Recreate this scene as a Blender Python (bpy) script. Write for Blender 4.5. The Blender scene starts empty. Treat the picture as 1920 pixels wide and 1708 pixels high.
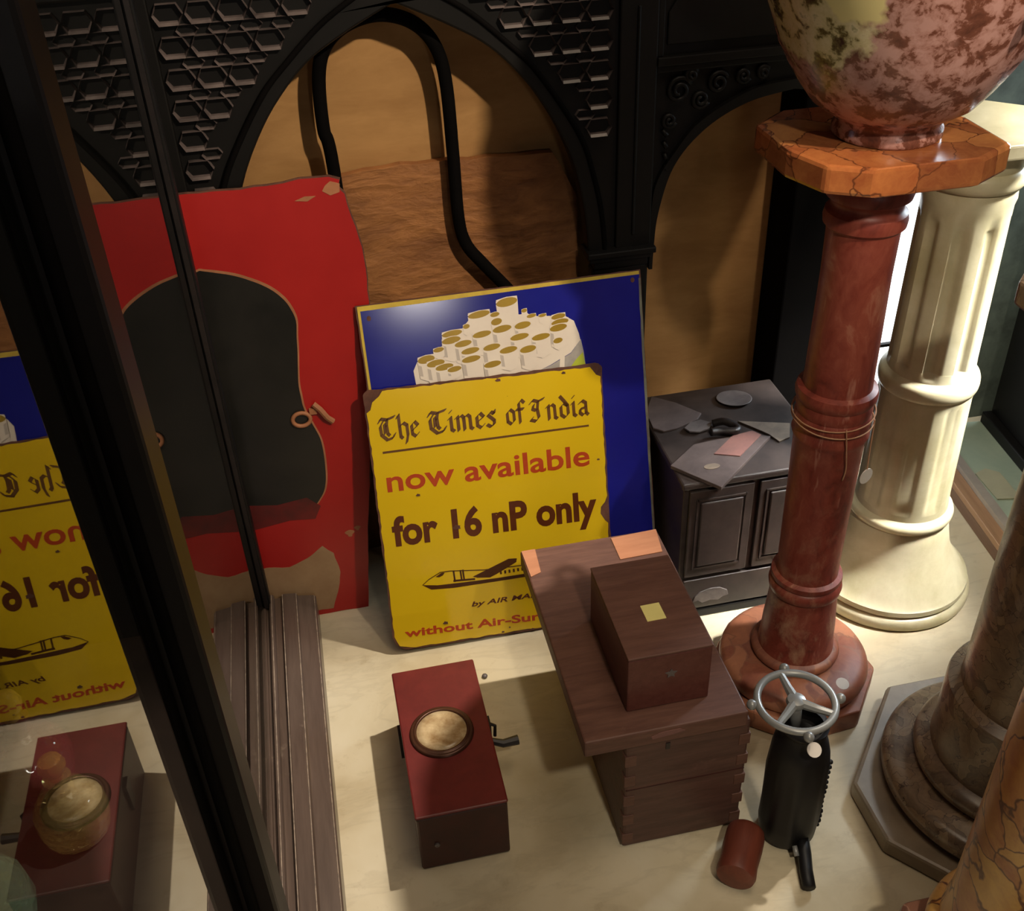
import bpy, bmesh, math, random
from mathutils import Vector, Matrix
from mathutils.geometry import tessellate_polygon
random.seed(7)
PI = math.pi
S = bpy.context.scene
COL = S.collection

# ------------------------------------------------------------------ camera
CAM_H = 1.6
FOC = 2000.0                                   # focal length in pixels of a 1920 wide frame
def _n(v): return v.normalized()
zc = -_n(Vector((125.0, -2796.0, -FOC)))       # world up seen from the camera
yc = Vector((-516.0, 1399.0, -FOC)); yc = _n(yc - zc * yc.dot(zc))
xc = yc.cross(zc)
Rm = Matrix((xc, yc, zc))                      # camera -> world
cam = bpy.data.cameras.new('camera'); camo = bpy.data.objects.new('camera', cam); COL.objects.link(camo)
cam.sensor_fit = 'HORIZONTAL'; cam.sensor_width = 36.0; cam.lens = 36.0 * FOC / 1920.0
cam.clip_start = 0.02
camo.matrix_world = Matrix.Translation((0, 0, CAM_H)) @ Rm.to_4x4()
S.camera = camo

# ------------------------------------------------------------------ world, lights, exposure
S.view_settings.view_transform = 'Standard'; S.view_settings.look = 'None'
S.view_settings.gamma = 1.0; S.view_settings.exposure = 0.0
S.view_settings.use_curve_mapping = False
w = bpy.data.worlds.new('world'); S.world = w; w.use_nodes = True
w.node_tree.nodes['Background'].inputs[0].default_value = (0.55, 0.42, 0.33, 1)
w.node_tree.nodes['Background'].inputs[1].default_value = 0.035

def aim(o, loc, target):
    o.location = loc
    o.rotation_euler = (Vector(target) - Vector(loc)).to_track_quat('-Z', 'Y').to_euler()
def spot(name, loc, target, power, col, size, blend, rad):
    l = bpy.data.lights.new(name, 'SPOT'); l.energy = power; l.color = col
    l.spot_size = math.radians(size); l.spot_blend = blend; l.shadow_soft_size = rad
    o = bpy.data.objects.new(name, l); COL.objects.link(o); aim(o, loc, target); return o
def area(name, loc, target, power, col, sx, sy):
    l = bpy.data.lights.new(name, 'AREA'); l.energy = power; l.color = col
    l.shape = 'RECTANGLE'; l.size = sx; l.size_y = sy
    o = bpy.data.objects.new(name, l); COL.objects.link(o); aim(o, loc, target); return o
WARM = (1.0, 0.83, 0.62)
spot('ceiling_spot_floor', (2.05, 1.98, 5.0), (-0.03, 1.05, 0.0), 940, (1.0, 0.88, 0.73), 14.5, 0.55, 0.05)
spot('ceiling_spot_signs', (1.2, -0.3, 2.7), (0.25, 1.8, 1.06), 265, WARM, 36, 1.0, 0.04)
spot('fill_spot_pedestals', (0.45, -0.6, 2.6), (0.98, 1.0, 0.62), 95, (1.0, 0.88, 0.70), 42, 0.7, 0.06)  # added fill spot to brighten the pedestals and vase, no known fixture
area('shop_light_behind', (0.56, -2.8, 1.27), (0.2, 1.8, 0.6), 6, (1.0, 0.93, 0.86), 0.30, 0.10)
area('overhead_fill', (0.8, 0.9, 3.1), (0.6, 1.1, 0.0), 16, (1.0, 0.80, 0.58), 1.2, 1.0)  # added soft fill from overhead to lift the shaded areas, not a real fixture
area('daylight_doorway', (1.92, 1.93, 1.0), (1.00, 1.45, 0.40), 11, (0.80, 0.91, 1.0), 0.35, 0.5).data.spread = math.radians(110)
area('side_fill_beam', (1.78, 1.15, 1.75), (1.17, 1.53, 0.56), 4.6, (1.0, 0.97, 0.92), 0.25, 0.3).data.spread = math.radians(26)  # narrow beam added to brighten the right side of the cream pedestal

# ------------------------------------------------------------------ materials
def lin(c):
    return tuple(((x / 255.0) / 12.92 if x / 255.0 <= 0.04045 else ((x / 255.0 + 0.055) / 1.055) ** 2.4) for x in c) + (1.0,)
class Mat:
    def __init__(s, name, col=(128, 128, 128), rough=0.5, metal=0.0, spec=0.5):
        s.m = bpy.data.materials.new(name); s.m.use_nodes = True
        s.nt = s.m.node_tree; s.b = s.nt.nodes['Principled BSDF']
        s.b.inputs['Base Color'].default_value = lin(col)
        s.b.inputs['Roughness'].default_value = rough; s.b.inputs['Metallic'].default_value = metal
        s.b.inputs['Specular IOR Level'].default_value = spec
        s._tc = None
    def node(s, t, **kw):
        n = s.nt.nodes.new(t)
        for k, v in kw.items(): setattr(n, k, v)
        return n
    def link(s, a, b): s.nt.links.new(a, b)
    def coord(s, scale=(1, 1, 1), rot=(0, 0, 0), warp=0.0, wscale=4.0):
        tc = s.node('ShaderNodeTexCoord'); mp = s.node('ShaderNodeMapping')
        mp.inputs['Scale'].default_value = scale; mp.inputs['Rotation'].default_value = rot
        s.link(tc.outputs['Object'], mp.inputs['Vector']); out = mp.outputs['Vector']
        if warp:
            nz = s.node('ShaderNodeTexNoise'); nz.inputs['Scale'].default_value = wscale; nz.inputs['Detail'].default_value = 4
            s.link(out, nz.inputs['Vector'])
            sub = s.node('ShaderNodeVectorMath', operation='MULTIPLY_ADD')
            s.link(nz.outputs['Color'], sub.inputs[0]); sub.inputs[1].default_value = (warp,) * 3; s.link(out, sub.inputs[2])
            out = sub.outputs[0]
        return out
    def noise(s, v, scale, detail=6, rough=0.6):
        n = s.node('ShaderNodeTexNoise'); n.inputs['Scale'].default_value = scale
        n.inputs['Detail'].default_value = detail; n.inputs['Roughness'].default_value = rough
        s.link(v, n.inputs['Vector']); return n.outputs['Fac']
    def voro(s, v, scale, feature='F1', out='Distance'):
        n = s.node('ShaderNodeTexVoronoi', feature=feature); n.inputs['Scale'].default_value = scale
        s.link(v, n.inputs['Vector']); return n.outputs[out]
    def ramp(s, f, stops, interp='LINEAR'):
        r = s.node('ShaderNodeValToRGB'); r.color_ramp.interpolation = interp; e = r.color_ramp.elements
        while len(e) < len(stops): e.new(0.5)
        for el, (p, c) in zip(e, stops):
            el.position = p; el.color = lin(c) if len(c) == 3 else c
        s.link(f, r.inputs['Fac']); return r.outputs['Color']
    def mask(s, f, lo, hi):
        m = s.node('ShaderNodeMapRange'); m.clamp = True
        m.inputs['From Min'].default_value = lo; m.inputs['From Max'].default_value = hi
        s.link(f, m.inputs['Value']); return m.outputs['Result']
    def mix(s, f, a, b, mode='MIX'):
        n = s.node('ShaderNodeMix', data_type='RGBA', blend_type=mode)
        if isinstance(f, (int, float)): n.inputs['Factor'].default_value = f
        else: s.link(f, n.inputs['Factor'])
        for x, i in ((a, 'A'), (b, 'B')):
            sk = [k for k in n.inputs if k.name == i and k.type == 'RGBA'][0]
            if isinstance(x, tuple): sk.default_value = lin(x) if len(x) == 3 else x
            else: s.link(x, sk)
        return [k for k in n.outputs if k.type == 'RGBA'][0]
    def math(s, op, a, b=0.0):
        n = s.node('ShaderNodeMath', operation=op)
        for x, i in ((a, 0), (b, 1)):
            if isinstance(x, (int, float)): n.inputs[i].default_value = x
            else: s.link(x, n.inputs[i])
        return n.outputs[0]
    def color(s, c): s.link(c, s.b.inputs['Base Color']); return s
    def rough(s, f, lo, hi):
        m = s.node('ShaderNodeMapRange'); m.inputs['To Min'].default_value = lo; m.inputs['To Max'].default_value = hi
        s.link(f, m.inputs['Value']); s.link(m.outputs['Result'], s.b.inputs['Roughness']); return s
    def bump(s, f, strength=0.3, dist=0.002):
        b = s.node('ShaderNodeBump'); b.inputs['Strength'].default_value = strength; b.inputs['Distance'].default_value = dist
        s.link(f, b.inputs['Height']); s.link(b.outputs['Normal'], s.b.inputs['Normal']); return s

def speckled(name, a, b, scale=14, rough=0.4, spec=0.5, bump=0.0, metal=0.0):
    M = Mat(name, a, rough, metal, spec); v = M.coord(warp=0.15)
    f = M.noise(v, scale, 8, 0.65); M.color(M.ramp(f, [(0.32, a), (0.68, b)]))
    if bump: M.bump(f, bump, 0.002)
    return M.m
def woody(name, a, b, stretch=(2, 18, 18), rough=0.5, bump=0.25, worn=None):
    M = Mat(name, a, rough); v = M.coord(scale=stretch, warp=0.4, wscale=1.5)
    f = M.noise(v, 3.0, 9, 0.7); c = M.ramp(f, [(0.3, a), (0.7, b)])
    if worn:
        g = M.noise(M.coord(), 9, 8, 0.7); c = M.mix(M.mask(g, 0.62, 0.72), c, worn)
    M.color(c).bump(f, bump, 0.0015); return M.m

def m_floor():
    M = Mat('marble_floor', (214, 204, 176), 0.32); v = M.coord(warp=0.35, wscale=2.2)
    f = M.noise(v, 4, 7, 0.55); c = M.ramp(f, [(0.3, (188, 172, 138)), (0.52, (212, 200, 170)), (0.75, (222, 212, 186))])
    g = M.noise(M.coord(scale=(1, 3.2, 1), rot=(0, 0, 0.5), warp=0.5, wscale=2.0), 3.4, 8, 0.6)
    vein = M.math('ABSOLUTE', M.math('SUBTRACT', g, 0.5))
    c = M.mix(M.math('MULTIPLY', M.mask(vein, 0.04, 0.0), 0.14), c, (140, 128, 104))
    d = M.noise(M.coord(), 20, 8, 0.7); c = M.mix(M.math('MULTIPLY', M.mask(d, 0.58, 0.74), 0.4), c, (158, 138, 100))
    M.color(c).rough(d, 0.25, 0.5); return M.m
def m_redmarble():
    M = Mat('red_marble', (120, 50, 38), 0.45); v = M.coord(scale=(1, 1, 0.45), warp=0.25, wscale=9)
    f = M.noise(v, 13, 10, 0.7)
    c = M.ramp(f, [(0.30, (84, 32, 26)), (0.47, (132, 58, 46)), (0.6, (150, 76, 60)), (0.74, (178, 120, 98))])
    sx = M.node('ShaderNodeSeparateXYZ'); tc = M.node('ShaderNodeTexCoord'); M.link(tc.outputs['Object'], sx.inputs[0])
    low = M.mask(sx.outputs['Z'], 0.62, 0.12)
    p = M.noise(M.coord(scale=(1, 1, 0.6), warp=0.2), 17, 8, 0.7)
    c = M.mix(M.math('MULTIPLY', low, M.mask(p, 0.5, 0.68)), c, (184, 140, 112))
    lines = M.noise(M.coord(scale=(1.5, 1.5, 0.2)), 30, 4, 0.6)
    c = M.mix(M.math('MULTIPLY', M.mask(lines, 0.64, 0.7), 0.4), c, (205, 150, 130))
    M.color(c).bump(f, 0.06, 0.002); return M.m
def m_breccia(name, cols, crack, scale, rough=0.28, cw=0.035, warp=0.12):
    M = Mat(name, cols[0], rough); v = M.coord(warp=warp, wscale=10)
    n = M.node('ShaderNodeTexVoronoi'); n.inputs['Scale'].default_value = scale; M.link(v, n.inputs['Vector'])
    sep = M.node('ShaderNodeSeparateColor'); M.link(n.outputs['Color'], sep.inputs[0])
    k = len(cols); c = M.ramp(sep.outputs[0], [(i / k, x) for i, x in enumerate(cols)], 'CONSTANT')
    f = M.noise(v, 22, 8, 0.7); c = M.mix(0.55, c, M.ramp(f, [(0.3, cols[-1]), (0.7, cols[1])]))
    e = M.voro(v, scale, 'DISTANCE_TO_EDGE'); c = M.mix(M.mask(e, cw, cw * 0.2), c, crack)
    M.color(c).bump(f, 0.05, 0.002); return M.m
def m_vase():
    M = Mat('glazed_vase', (150, 108, 98), 0.26); v = M.coord(warp=0.03, wscale=30)
    f = M.noise(v, 40, 7, 0.62); c = M.ramp(f, [(0.40, (190, 146, 138)), (0.49, (172, 126, 116)), (0.545, (118, 72, 58)), (0.7, (88, 52, 42))])
    h = M.noise(M.coord(), 7, 3, 0.5); c = M.mix(M.mask(h, 0.40, 0.30), c, (184, 140, 130))
    # painted medallion on the front, with foliage round a cream ground
    tc = M.node('ShaderNodeTexCoord'); d = M.node('ShaderNodeVectorMath', operation='DISTANCE')
    M.link(tc.outputs['Object'], d.inputs[0]); d.inputs[1].default_value = (-0.155, -0.045, 0.21)
    edge = M.math('ADD', d.outputs['Value'], M.math('MULTIPLY', M.math('SUBTRACT', M.noise(M.coord(), 30, 5), 0.5), 0.08))
    p = M.noise(M.coord(warp=0.1), 34, 6, 0.6)
    paint = M.ramp(p, [(0.34, (66, 38, 28)), (0.42, (112, 100, 56)), (0.48, (206, 192, 144)), (0.6, (222, 208, 168)), (0.7, (120, 118, 70))])
    c = M.mix(M.mask(edge, 0.105, 0.09), c, paint)
    d2 = M.node('ShaderNodeVectorMath', operation='DISTANCE'); M.link(tc.outputs['Object'], d2.inputs[0]); d2.inputs[1].default_value = (-0.115, -0.105, 0.225)
    e2 = M.math('ADD', d2.outputs['Value'], M.math('MULTIPLY', M.math('SUBTRACT', M.noise(M.coord(), 20, 3), 0.5), 0.05))
    c = M.mix(M.mask(e2, 0.052, 0.046), c, (228, 214, 150))
    M.color(c); return M.m
def m_wall():
    M = Mat('tan_wall_board', (168, 124, 72), 0.8); v = M.coord(scale=(1, 1, 3), warp=0.2)
    f = M.noise(v, 4, 8, 0.65); M.color(M.ramp(f, [(0.3, (150, 108, 60)), (0.7, (184, 140, 86))])).bump(f, 0.1, 0.002); return M.m
def m_enamel(name, a, b, rust=(74, 40, 30), rough=0.13, chips=0.74):
    M = Mat(name, a, rough); f = M.noise(M.coord(warp=0.1), 3.5, 6, 0.6); c = M.ramp(f, [(0.3, a), (0.7, b)])
    g = M.noise(M.coord(), 42, 4, 0.6); c = M.mix(M.mask(g, chips, chips + 0.02), c, rust)
    M.color(c).rough(f, rough * 0.8, rough * 1.4); return M.m
def m_glass(name, col, rough=0.06, ior=1.5, tr=1.0):
    M = Mat(name, col, rough); M.b.inputs['Transmission Weight'].default_value = tr; M.b.inputs['IOR'].default_value = ior; M.bump(M.voro(M.coord(), 70), 0.5, 0.004); return M.m
def m_pane():
    # thin sheet glass: clear straight on, mirror-like at grazing angles (both faces of the sheet)
    m = bpy.data.materials.new('sheet_glass'); m.use_nodes = True; nt = m.node_tree; nt.nodes.clear()
    out = nt.nodes.new('ShaderNodeOutputMaterial'); mx = nt.nodes.new('ShaderNodeMixShader')
    tr = nt.nodes.new('ShaderNodeBsdfTransparent'); tr.inputs[0].default_value = (0.93, 0.95, 0.93, 1)
    gl = nt.nodes.new('ShaderNodeBsdfGlossy'); gl.inputs['Roughness'].default_value = 0.012
    fr = nt.nodes.new('ShaderNodeFresnel'); fr.inputs['IOR'].default_value = 1.52
    geo = nt.nodes.new('ShaderNodeNewGeometry')
    def mth(op, a, b):
        n = nt.nodes.new('ShaderNodeMath'); n.operation = op
        for i, x in enumerate((a, b)):
            if isinstance(x, (int, float)): n.inputs[i].default_value = x
            else: nt.links.new(x, n.inputs[i])
        return n.outputs[0]
    r2 = mth('DIVIDE', mth('MULTIPLY', fr.outputs[0], 2.0), mth('ADD', fr.outputs[0], 1.0))
    front = mth('SUBTRACT', 1.0, geo.outputs['Backfacing'])
    nt.links.new(mth('MULTIPLY', r2, front), mx.inputs[0])
    nt.links.new(tr.outputs[0], mx.inputs[1]); nt.links.new(gl.outputs[0], mx.inputs[2]); nt.links.new(mx.outputs[0], out.inputs[0])
    return m
def m_emit(name, col, st):
    m = bpy.data.materials.new(name); m.use_nodes = True; nt = m.node_tree; nt.nodes.clear()
    out = nt.nodes.new('ShaderNodeOutputMaterial'); e = nt.nodes.new('ShaderNodeEmission')
    e.inputs[0].default_value = lin(col); e.inputs[1].default_value = st; nt.links.new(e.outputs[0], out.inputs[0]); return m
def m_redpanel():
    M = Mat('red_enamel', (172, 26, 24), 0.4); f = M.noise(M.coord(warp=0.1), 5, 6, 0.6)
    c = M.ramp(f, [(0.3, (160, 22, 20)), (0.7, (176, 32, 28))])
    g = M.noise(M.coord(), 26, 6, 0.7); c = M.mix(M.mask(g, 0.72, 0.75), c, (96, 44, 34)); M.color(c); return M.m
def m_carved():
    M = Mat('carved_brown_wood', (120, 74, 40), 0.7); v = M.coord(scale=(1, 1, 2.6), warp=0.35, wscale=5)
    f = M.noise(v, 7, 9, 0.7); g = M.voro(M.coord(scale=(1, 1, 2.2), warp=0.3, wscale=6), 11)
    c = M.ramp(f, [(0.3, (112, 68, 36)), (0.7, (172, 116, 66))])
    M.color(c).bump(M.math('ADD', f, M.math('MULTIPLY', g, 0.7)), 0.6, 0.010); return M.m

MT = dict(
    floor=m_floor(), wall=m_wall(), ebony=speckled('ebonised_wood', (11, 10, 9), (18, 16, 15), 10, 0.5, 0.28),
    dustyblack=speckled('dusty_black_wood', (42, 34, 32), (64, 54, 50), 16, 0.5), iron=speckled('black_iron', (20, 16, 16), (36, 28, 26), 20, 0.45),
    matteblack=speckled('matte_black_paint', (7, 6, 6), (12, 10, 10), 12, 0.85, 0.06), relief=speckled('lightened_black_relief', (60, 52, 51), (112, 100, 98), 18, 0.36, 0.6),  # relief: black wood lightened, lit ridge lips painted into its colour
    paleedge=speckled('pale_edge_strip', (168, 148, 128), (104, 90, 80), 60, 0.5), postblack=speckled('worn_black_post', (16, 12, 12), (25, 19, 19), 9, 0.45, 0.35), carved=m_carved(), redpanel=m_redpanel(), blackpaint=speckled('black_enamel', (24, 24, 22), (38, 36, 33), 7, 0.3),
    cream=speckled('worn_cream_paint', (168, 138, 104), (142, 108, 78), 8, 0.5), rim=speckled('bare_pale_edge', (178, 120, 84), (150, 98, 64), 20, 0.6),
    rust=speckled('rusty_metal', (70, 40, 30), (110, 70, 54), 30, 0.7, bump=0.3), yellow=m_enamel('yellow_enamel', (224, 188, 26), (230, 196, 36)),
    blue=m_enamel('blue_enamel', (24, 27, 124), (32, 36, 142), chips=0.78), blueedge=speckled('yellow_border_paint', (214, 190, 70), (190, 160, 60), 20, 0.4),
    white=speckled('white_print', (238, 228, 214), (228, 216, 204), 10, 0.3), shade=speckled('grey_print', (198, 188, 178), (186, 176, 168), 10, 0.3),
    ochre=speckled('ochre_print', (170, 140, 40), (156, 126, 34), 12, 0.3), tin=speckled('tin_grey_print', (150, 146, 142), (196, 190, 184), 12, 0.3), green=speckled('green_print', (170, 190, 60), (200, 200, 70), 12, 0.3),
    brownink=speckled('brown_ink', (88, 42, 20), (100, 52, 24), 30, 0.3), redink=speckled('orange_red_ink', (178, 62, 22), (190, 74, 30), 30, 0.3), titleink=speckled('title_ink', (92, 58, 22), (112, 74, 30), 40, 0.3),
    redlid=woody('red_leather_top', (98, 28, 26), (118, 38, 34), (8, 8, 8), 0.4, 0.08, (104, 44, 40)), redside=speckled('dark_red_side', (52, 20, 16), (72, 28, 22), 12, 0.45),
    bezel=speckled('dark_bezel', (70, 40, 30), (96, 62, 42), 20, 0.35, metal=0.4), brass=speckled('dull_brass', (112, 84, 48), (150, 116, 66), 20, 0.35, metal=0.8), dial=speckled('cream_dial', (222, 200, 158), (150, 114, 70), 26, 0.25), 
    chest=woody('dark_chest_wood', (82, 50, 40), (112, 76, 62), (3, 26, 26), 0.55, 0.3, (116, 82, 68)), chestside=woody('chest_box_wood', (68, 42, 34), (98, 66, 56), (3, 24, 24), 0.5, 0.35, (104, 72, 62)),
    paleply=woody('pale_bare_wood', (172, 112, 78), (190, 130, 94), (3, 20, 20), 0.7, 0.15), sticker=speckled('pale_yellow_paper', (232, 220, 140), (224, 212, 132), 20, 0.7),
    silver=speckled('tarnished_silver', (122, 114, 112), (90, 84, 84), 24, 0.5, metal=0.4), papera=speckled('grey_card', (74, 62, 60), (96, 82, 78), 18, 0.7), paperb=speckled('pinkish_card', (136, 92, 84), (112, 80, 74), 18, 0.7), paperc=speckled('worn_pale_paper', (138, 122, 104), (110, 96, 84), 26, 0.7),
    redmarble=m_redmarble(), breccia=m_breccia('orange_breccia', [(190, 106, 58), (198, 132, 76), (156, 78, 44), (184, 130, 74), (128, 66, 42)], (110, 62, 38), 12, rough=0.16, cw=0.02),
    breccia2=m_breccia('orange_yellow_breccia', [(220, 140, 72), (226, 180, 96), (186, 110, 66), (218, 166, 92), (160, 88, 56)], (104, 60, 38), 15, cw=0.04, rough=0.35),
    plinth=m_breccia('plinth_marble', [(150, 88, 66), (178, 116, 84), (128, 64, 52), (190, 130, 98), (110, 62, 54)], (140, 92, 72), 17, rough=0.45),
    brownslab=m_breccia('brown_marble', [(120, 78, 62), (142, 98, 78), (96, 62, 52), (132, 92, 76), (86, 56, 48)], (160, 120, 100), 20),
    grey=m_breccia('grey_marble', [(142, 120, 98), (170, 148, 120), (110, 90, 74), (156, 128, 98), (86, 70, 60)], (78, 62, 52), 22, cw=0.02, warp=0.3), greyslab=speckled('pale_grey_stone', (158, 142, 120), (132, 118, 100), 16, 0.35),
    stone=speckled('cream_stone', (216, 208, 176), (182, 172, 130), 7, 0.35), vase=m_vase(), gold=speckled('worn_gilding', (196, 140, 50), (170, 110, 36), 24, 0.3, metal=0.6),
    tag=speckled('white_card_tag', (222, 214, 204), (208, 200, 192), 20, 0.6), string=speckled('twine', (196, 150, 116), (176, 130, 98), 30, 0.8),
    wheel=speckled('pale_cast_metal', (158, 160, 158), (136, 136, 134), 14, 0.35, metal=0.3), blackcast=speckled('black_cast_iron', (13, 12, 14), (22, 20, 21), 12, 0.5, 0.35, bump=0.1),
    redwood=woody('red_brown_turned_wood', (92, 42, 30), (124, 62, 44), (14, 14, 2), 0.5, 0.2), rail=woody('dusty_rail_wood', (74, 60, 52), (98, 82, 72), (20, 1.5, 20), 0.3, 0.12, (128, 112, 98)),
    pane=m_pane(), daylight=m_emit('daylit_pane', (244, 250, 255), 3.0), clear=m_glass('clear_glass', (232, 206, 140), tr=0.82), amber=m_glass('amber_glass', (226, 180, 96), tr=0.7), greenglass=m_glass('pale_green_glass', (176, 200, 168), tr=0.75), ruby=m_glass('ruby_glass', (150, 70, 72), tr=0.6),
    greenwall=speckled('grey_green_wall', (92, 102, 92), (50, 56, 50), 9, 0.6), casewood=woody('case_brown_wood', (150, 112, 82), (176, 138, 104), (20, 1.5, 20), 0.45, 0.1), casewood2=woody('case_dark_wood', (104, 74, 54), (124, 92, 70), (20, 1.5, 20), 0.45, 0.1),
    sill=speckled('pale_green_sill', (172, 186, 164), (152, 170, 152), 10, 0.35), lintel=speckled('greyish_strip', (168, 158, 146), (150, 140, 130), 14, 0.5), darkpane=speckled('dark_glazing', (54, 60, 62), (66, 72, 72), 6, 0.25), card=speckled('buff_card', (176, 174, 146), (164, 160, 134), 18, 0.7),
    casefloor=speckled('case_dark_base', (52, 38, 34), (70, 52, 46), 8, 0.4),
)

# ------------------------------------------------------------------ object helpers
def link(name, bm, m, parent=None, smooth=False, bevel=0.0, seg=2, loc=None):
    bmesh.ops.recalc_face_normals(bm, faces=bm.faces)
    me = bpy.data.meshes.new(name); bm.to_mesh(me); bm.free()
    me.materials.append(MT[m] if isinstance(m, str) else m)
    if smooth:
        for p in me.polygons: p.use_smooth = True
    o = bpy.data.objects.new(name, me); COL.objects.link(o)
    if parent: o.parent = parent
    if loc: o.location = loc
    if bevel:
        b = o.modifiers.new('bevel', 'BEVEL'); b.width = bevel; b.segments = seg; b.limit_method = 'ANGLE'; b.angle_limit = math.radians(35)
    if smooth == 'auto':
        me.set_sharp_from_angle(angle=math.radians(38))
    return o
def pieces(name, outlines, y0, y1, m, parent, bevel=0.0):
    for pts in outlines: link(name, plate(pts, y0, y1), m, parent, bevel=bevel)
def tag(o, label, cat, group=None):
    o['label'] = label; o['category'] = cat
    if group: o['group'] = group
    return o
def thing(name, label, cat, loc=(0, 0, 0), rot=(0, 0, 0), group=None):
    o = bpy.data.objects.new(name, None); COL.objects.link(o); o.location = loc; o.rotation_euler = rot; o.empty_display_size = 0.05
    return tag(o, label, cat, group)
def struct(o): o['kind'] = 'structure'; return o
def box(bm, x0, x1, y0, y1, z0, z1, mat=None):
    r = bmesh.ops.create_cube(bm, size=1.0)
    bmesh.ops.scale(bm, vec=(x1 - x0, y1 - y0, z1 - z0), verts=r['verts'])
    bmesh.ops.translate(bm, vec=((x0 + x1) / 2, (y0 + y1) / 2, (z0 + z1) / 2), verts=r['verts'])
    if mat is not None: bmesh.ops.transform(bm, matrix=mat, verts=r['verts'])
    return r['verts']
def B(*a, **k):
    bm = bmesh.new(); box(bm, *a, **k); return bm
def prism(bm, pts, f0, f1):
    """pts: 2d outline; f0/f1 map (u,v) to the two 3d faces."""
    a = [bm.verts.new(f0(*p)) for p in pts]; b = [bm.verts.new(f1(*p)) for p in pts]
    n = len(pts)
    for t in tessellate_polygon([[Vector((p[0], p[1], 0)) for p in pts]]):
        bm.faces.new([a[i] for i in t]); bm.faces.new([b[i] for i in t[::-1]])
    for i in range(n): bm.faces.new((a[i], b[i], b[(i + 1) % n], a[(i + 1) % n]))
    return bm
def plate(pts, y0, y1, bm=None):
    bm = bm or bmesh.new(); return prism(bm, pts, lambda u, v: (u, y0, v), lambda u, v: (u, y1, v))
def slab(pts, z0, z1, bm=None):
    bm = bm or bmesh.new(); return prism(bm, pts, lambda u, v: (u, v, z0), lambda u, v: (u, v, z1))
def lathe(bm, prof, seg=64, rf=None, cx=0, cy=0, cap=True):
    rings = []
    for (r, z) in prof:
        rr = []
        for i in range(seg):
            a = 2 * PI * i / seg; q = r if rf is None else rf(r, z, a)
            rr.append(bm.verts.new((cx + q * math.cos(a), cy + q * math.sin(a), z)))
        rings.append(rr)
    for A, Bv in zip(rings, rings[1:]):
        for i in range(seg):
            bm.faces.new((A[i], A[(i + 1) % seg], Bv[(i + 1) % seg], Bv[i]))
    if cap:
        bm.faces.new(rings[0][::-1]); bm.faces.new(rings[-1])
    return bm
def torusprof(r, z, h, n=6, out=None):
    """half-round ring profile from z to z+h bulging from r-h/2 to r"""
    o = out or h / 2
    return [(r - o + o * math.sin(PI * i / n), z + h / 2 - h / 2 * math.cos(PI * i / n)) for i in range(n + 1)]
def tube(bm, pts, r, seg=10, closed=False):
    pts = [Vector(p) for p in pts]; n = len(pts); rings = []; prev = None
    for i, p in enumerate(pts):
        if closed: t = pts[(i + 1) % n] - pts[i - 1]
        else: t = pts[min(i + 1, n - 1)] - pts[max(i - 1, 0)]
        t.normalize()
        if prev is None: u = t.orthogonal().normalized()
        else: u = (prev - t * prev.dot(t)).normalized()
        prev = u; v = t.cross(u); rr = r(i / (n - 1)) if callable(r) else r
        rings.append([bm.verts.new(p + (u * math.cos(2 * PI * k / seg) + v * math.sin(2 * PI * k / seg)) * rr) for k in range(seg)])
    m = n if closed else n - 1
    for i in range(m):
        A, Bv = rings[i], rings[(i + 1) % n]
        for k in range(seg): bm.faces.new((A[k], A[(k + 1) % seg], Bv[(k + 1) % seg], Bv[k]))
    if not closed: bm.faces.new(rings[0][::-1]); bm.faces.new(rings[-1])
    return bm
def spline(pts, n=8):
    P = [Vector(p) for p in pts]; out = []
    for i in range(len(P) - 1):
        a, b, c, d = P[max(i - 1, 0)], P[i], P[i + 1], P[min(i + 2, len(P) - 1)]
        for k in range(n):
            t = k / n
            out.append(0.5 * ((2 * b) + (c - a) * t + (2 * a - 5 * b + 4 * c - d) * t * t + (3 * b - a - 3 * c + d) * t ** 3))
    out.append(P[-1]); return out
def ngon(n, r, rot=0.0, cx=0, cy=0): return [(cx + r * math.cos(rot + 2 * PI * i / n), cy + r * math.sin(rot + 2 * PI * i / n)) for i in range(n)]
def chamf(hx, hy, c): return [(-hx + c, -hy), (hx - c, -hy), (hx, -hy + c), (hx, hy - c), (hx - c, hy), (-hx + c, hy), (-hx, hy - c), (-hx, -hy + c)]
def rough_edge(pts, step=0.012, amp=0.0012):
    out = []; n = len(pts)
    for i in range(n):
        a, b = Vector(pts[i]), Vector(pts[(i + 1) % n]); d = (b - a).length; k = max(1, int(d / step))
        nn = Vector((-(b - a).y, (b - a).x)) / max(d, 1e-6)
        for j in range(k):
            q = a.lerp(b, j / k) + nn * random.uniform(-amp, amp); out.append((q.x, q.y))
    return out

# ------------------------------------------------------------------ the room
struct(link('floor', B(-2.2, 2.4, -1.0, 2.1, -0.05, 0.0), 'floor'))
struct(link('wall_back', B(-2.2, 1.06, 1.95, 2.00, 0, 2.2), 'wall'))
o = struct(link('wall_right', B(1.06, 2.4, 2.06, 2.10, 0, 2.2), 'greenwall'))
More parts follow.
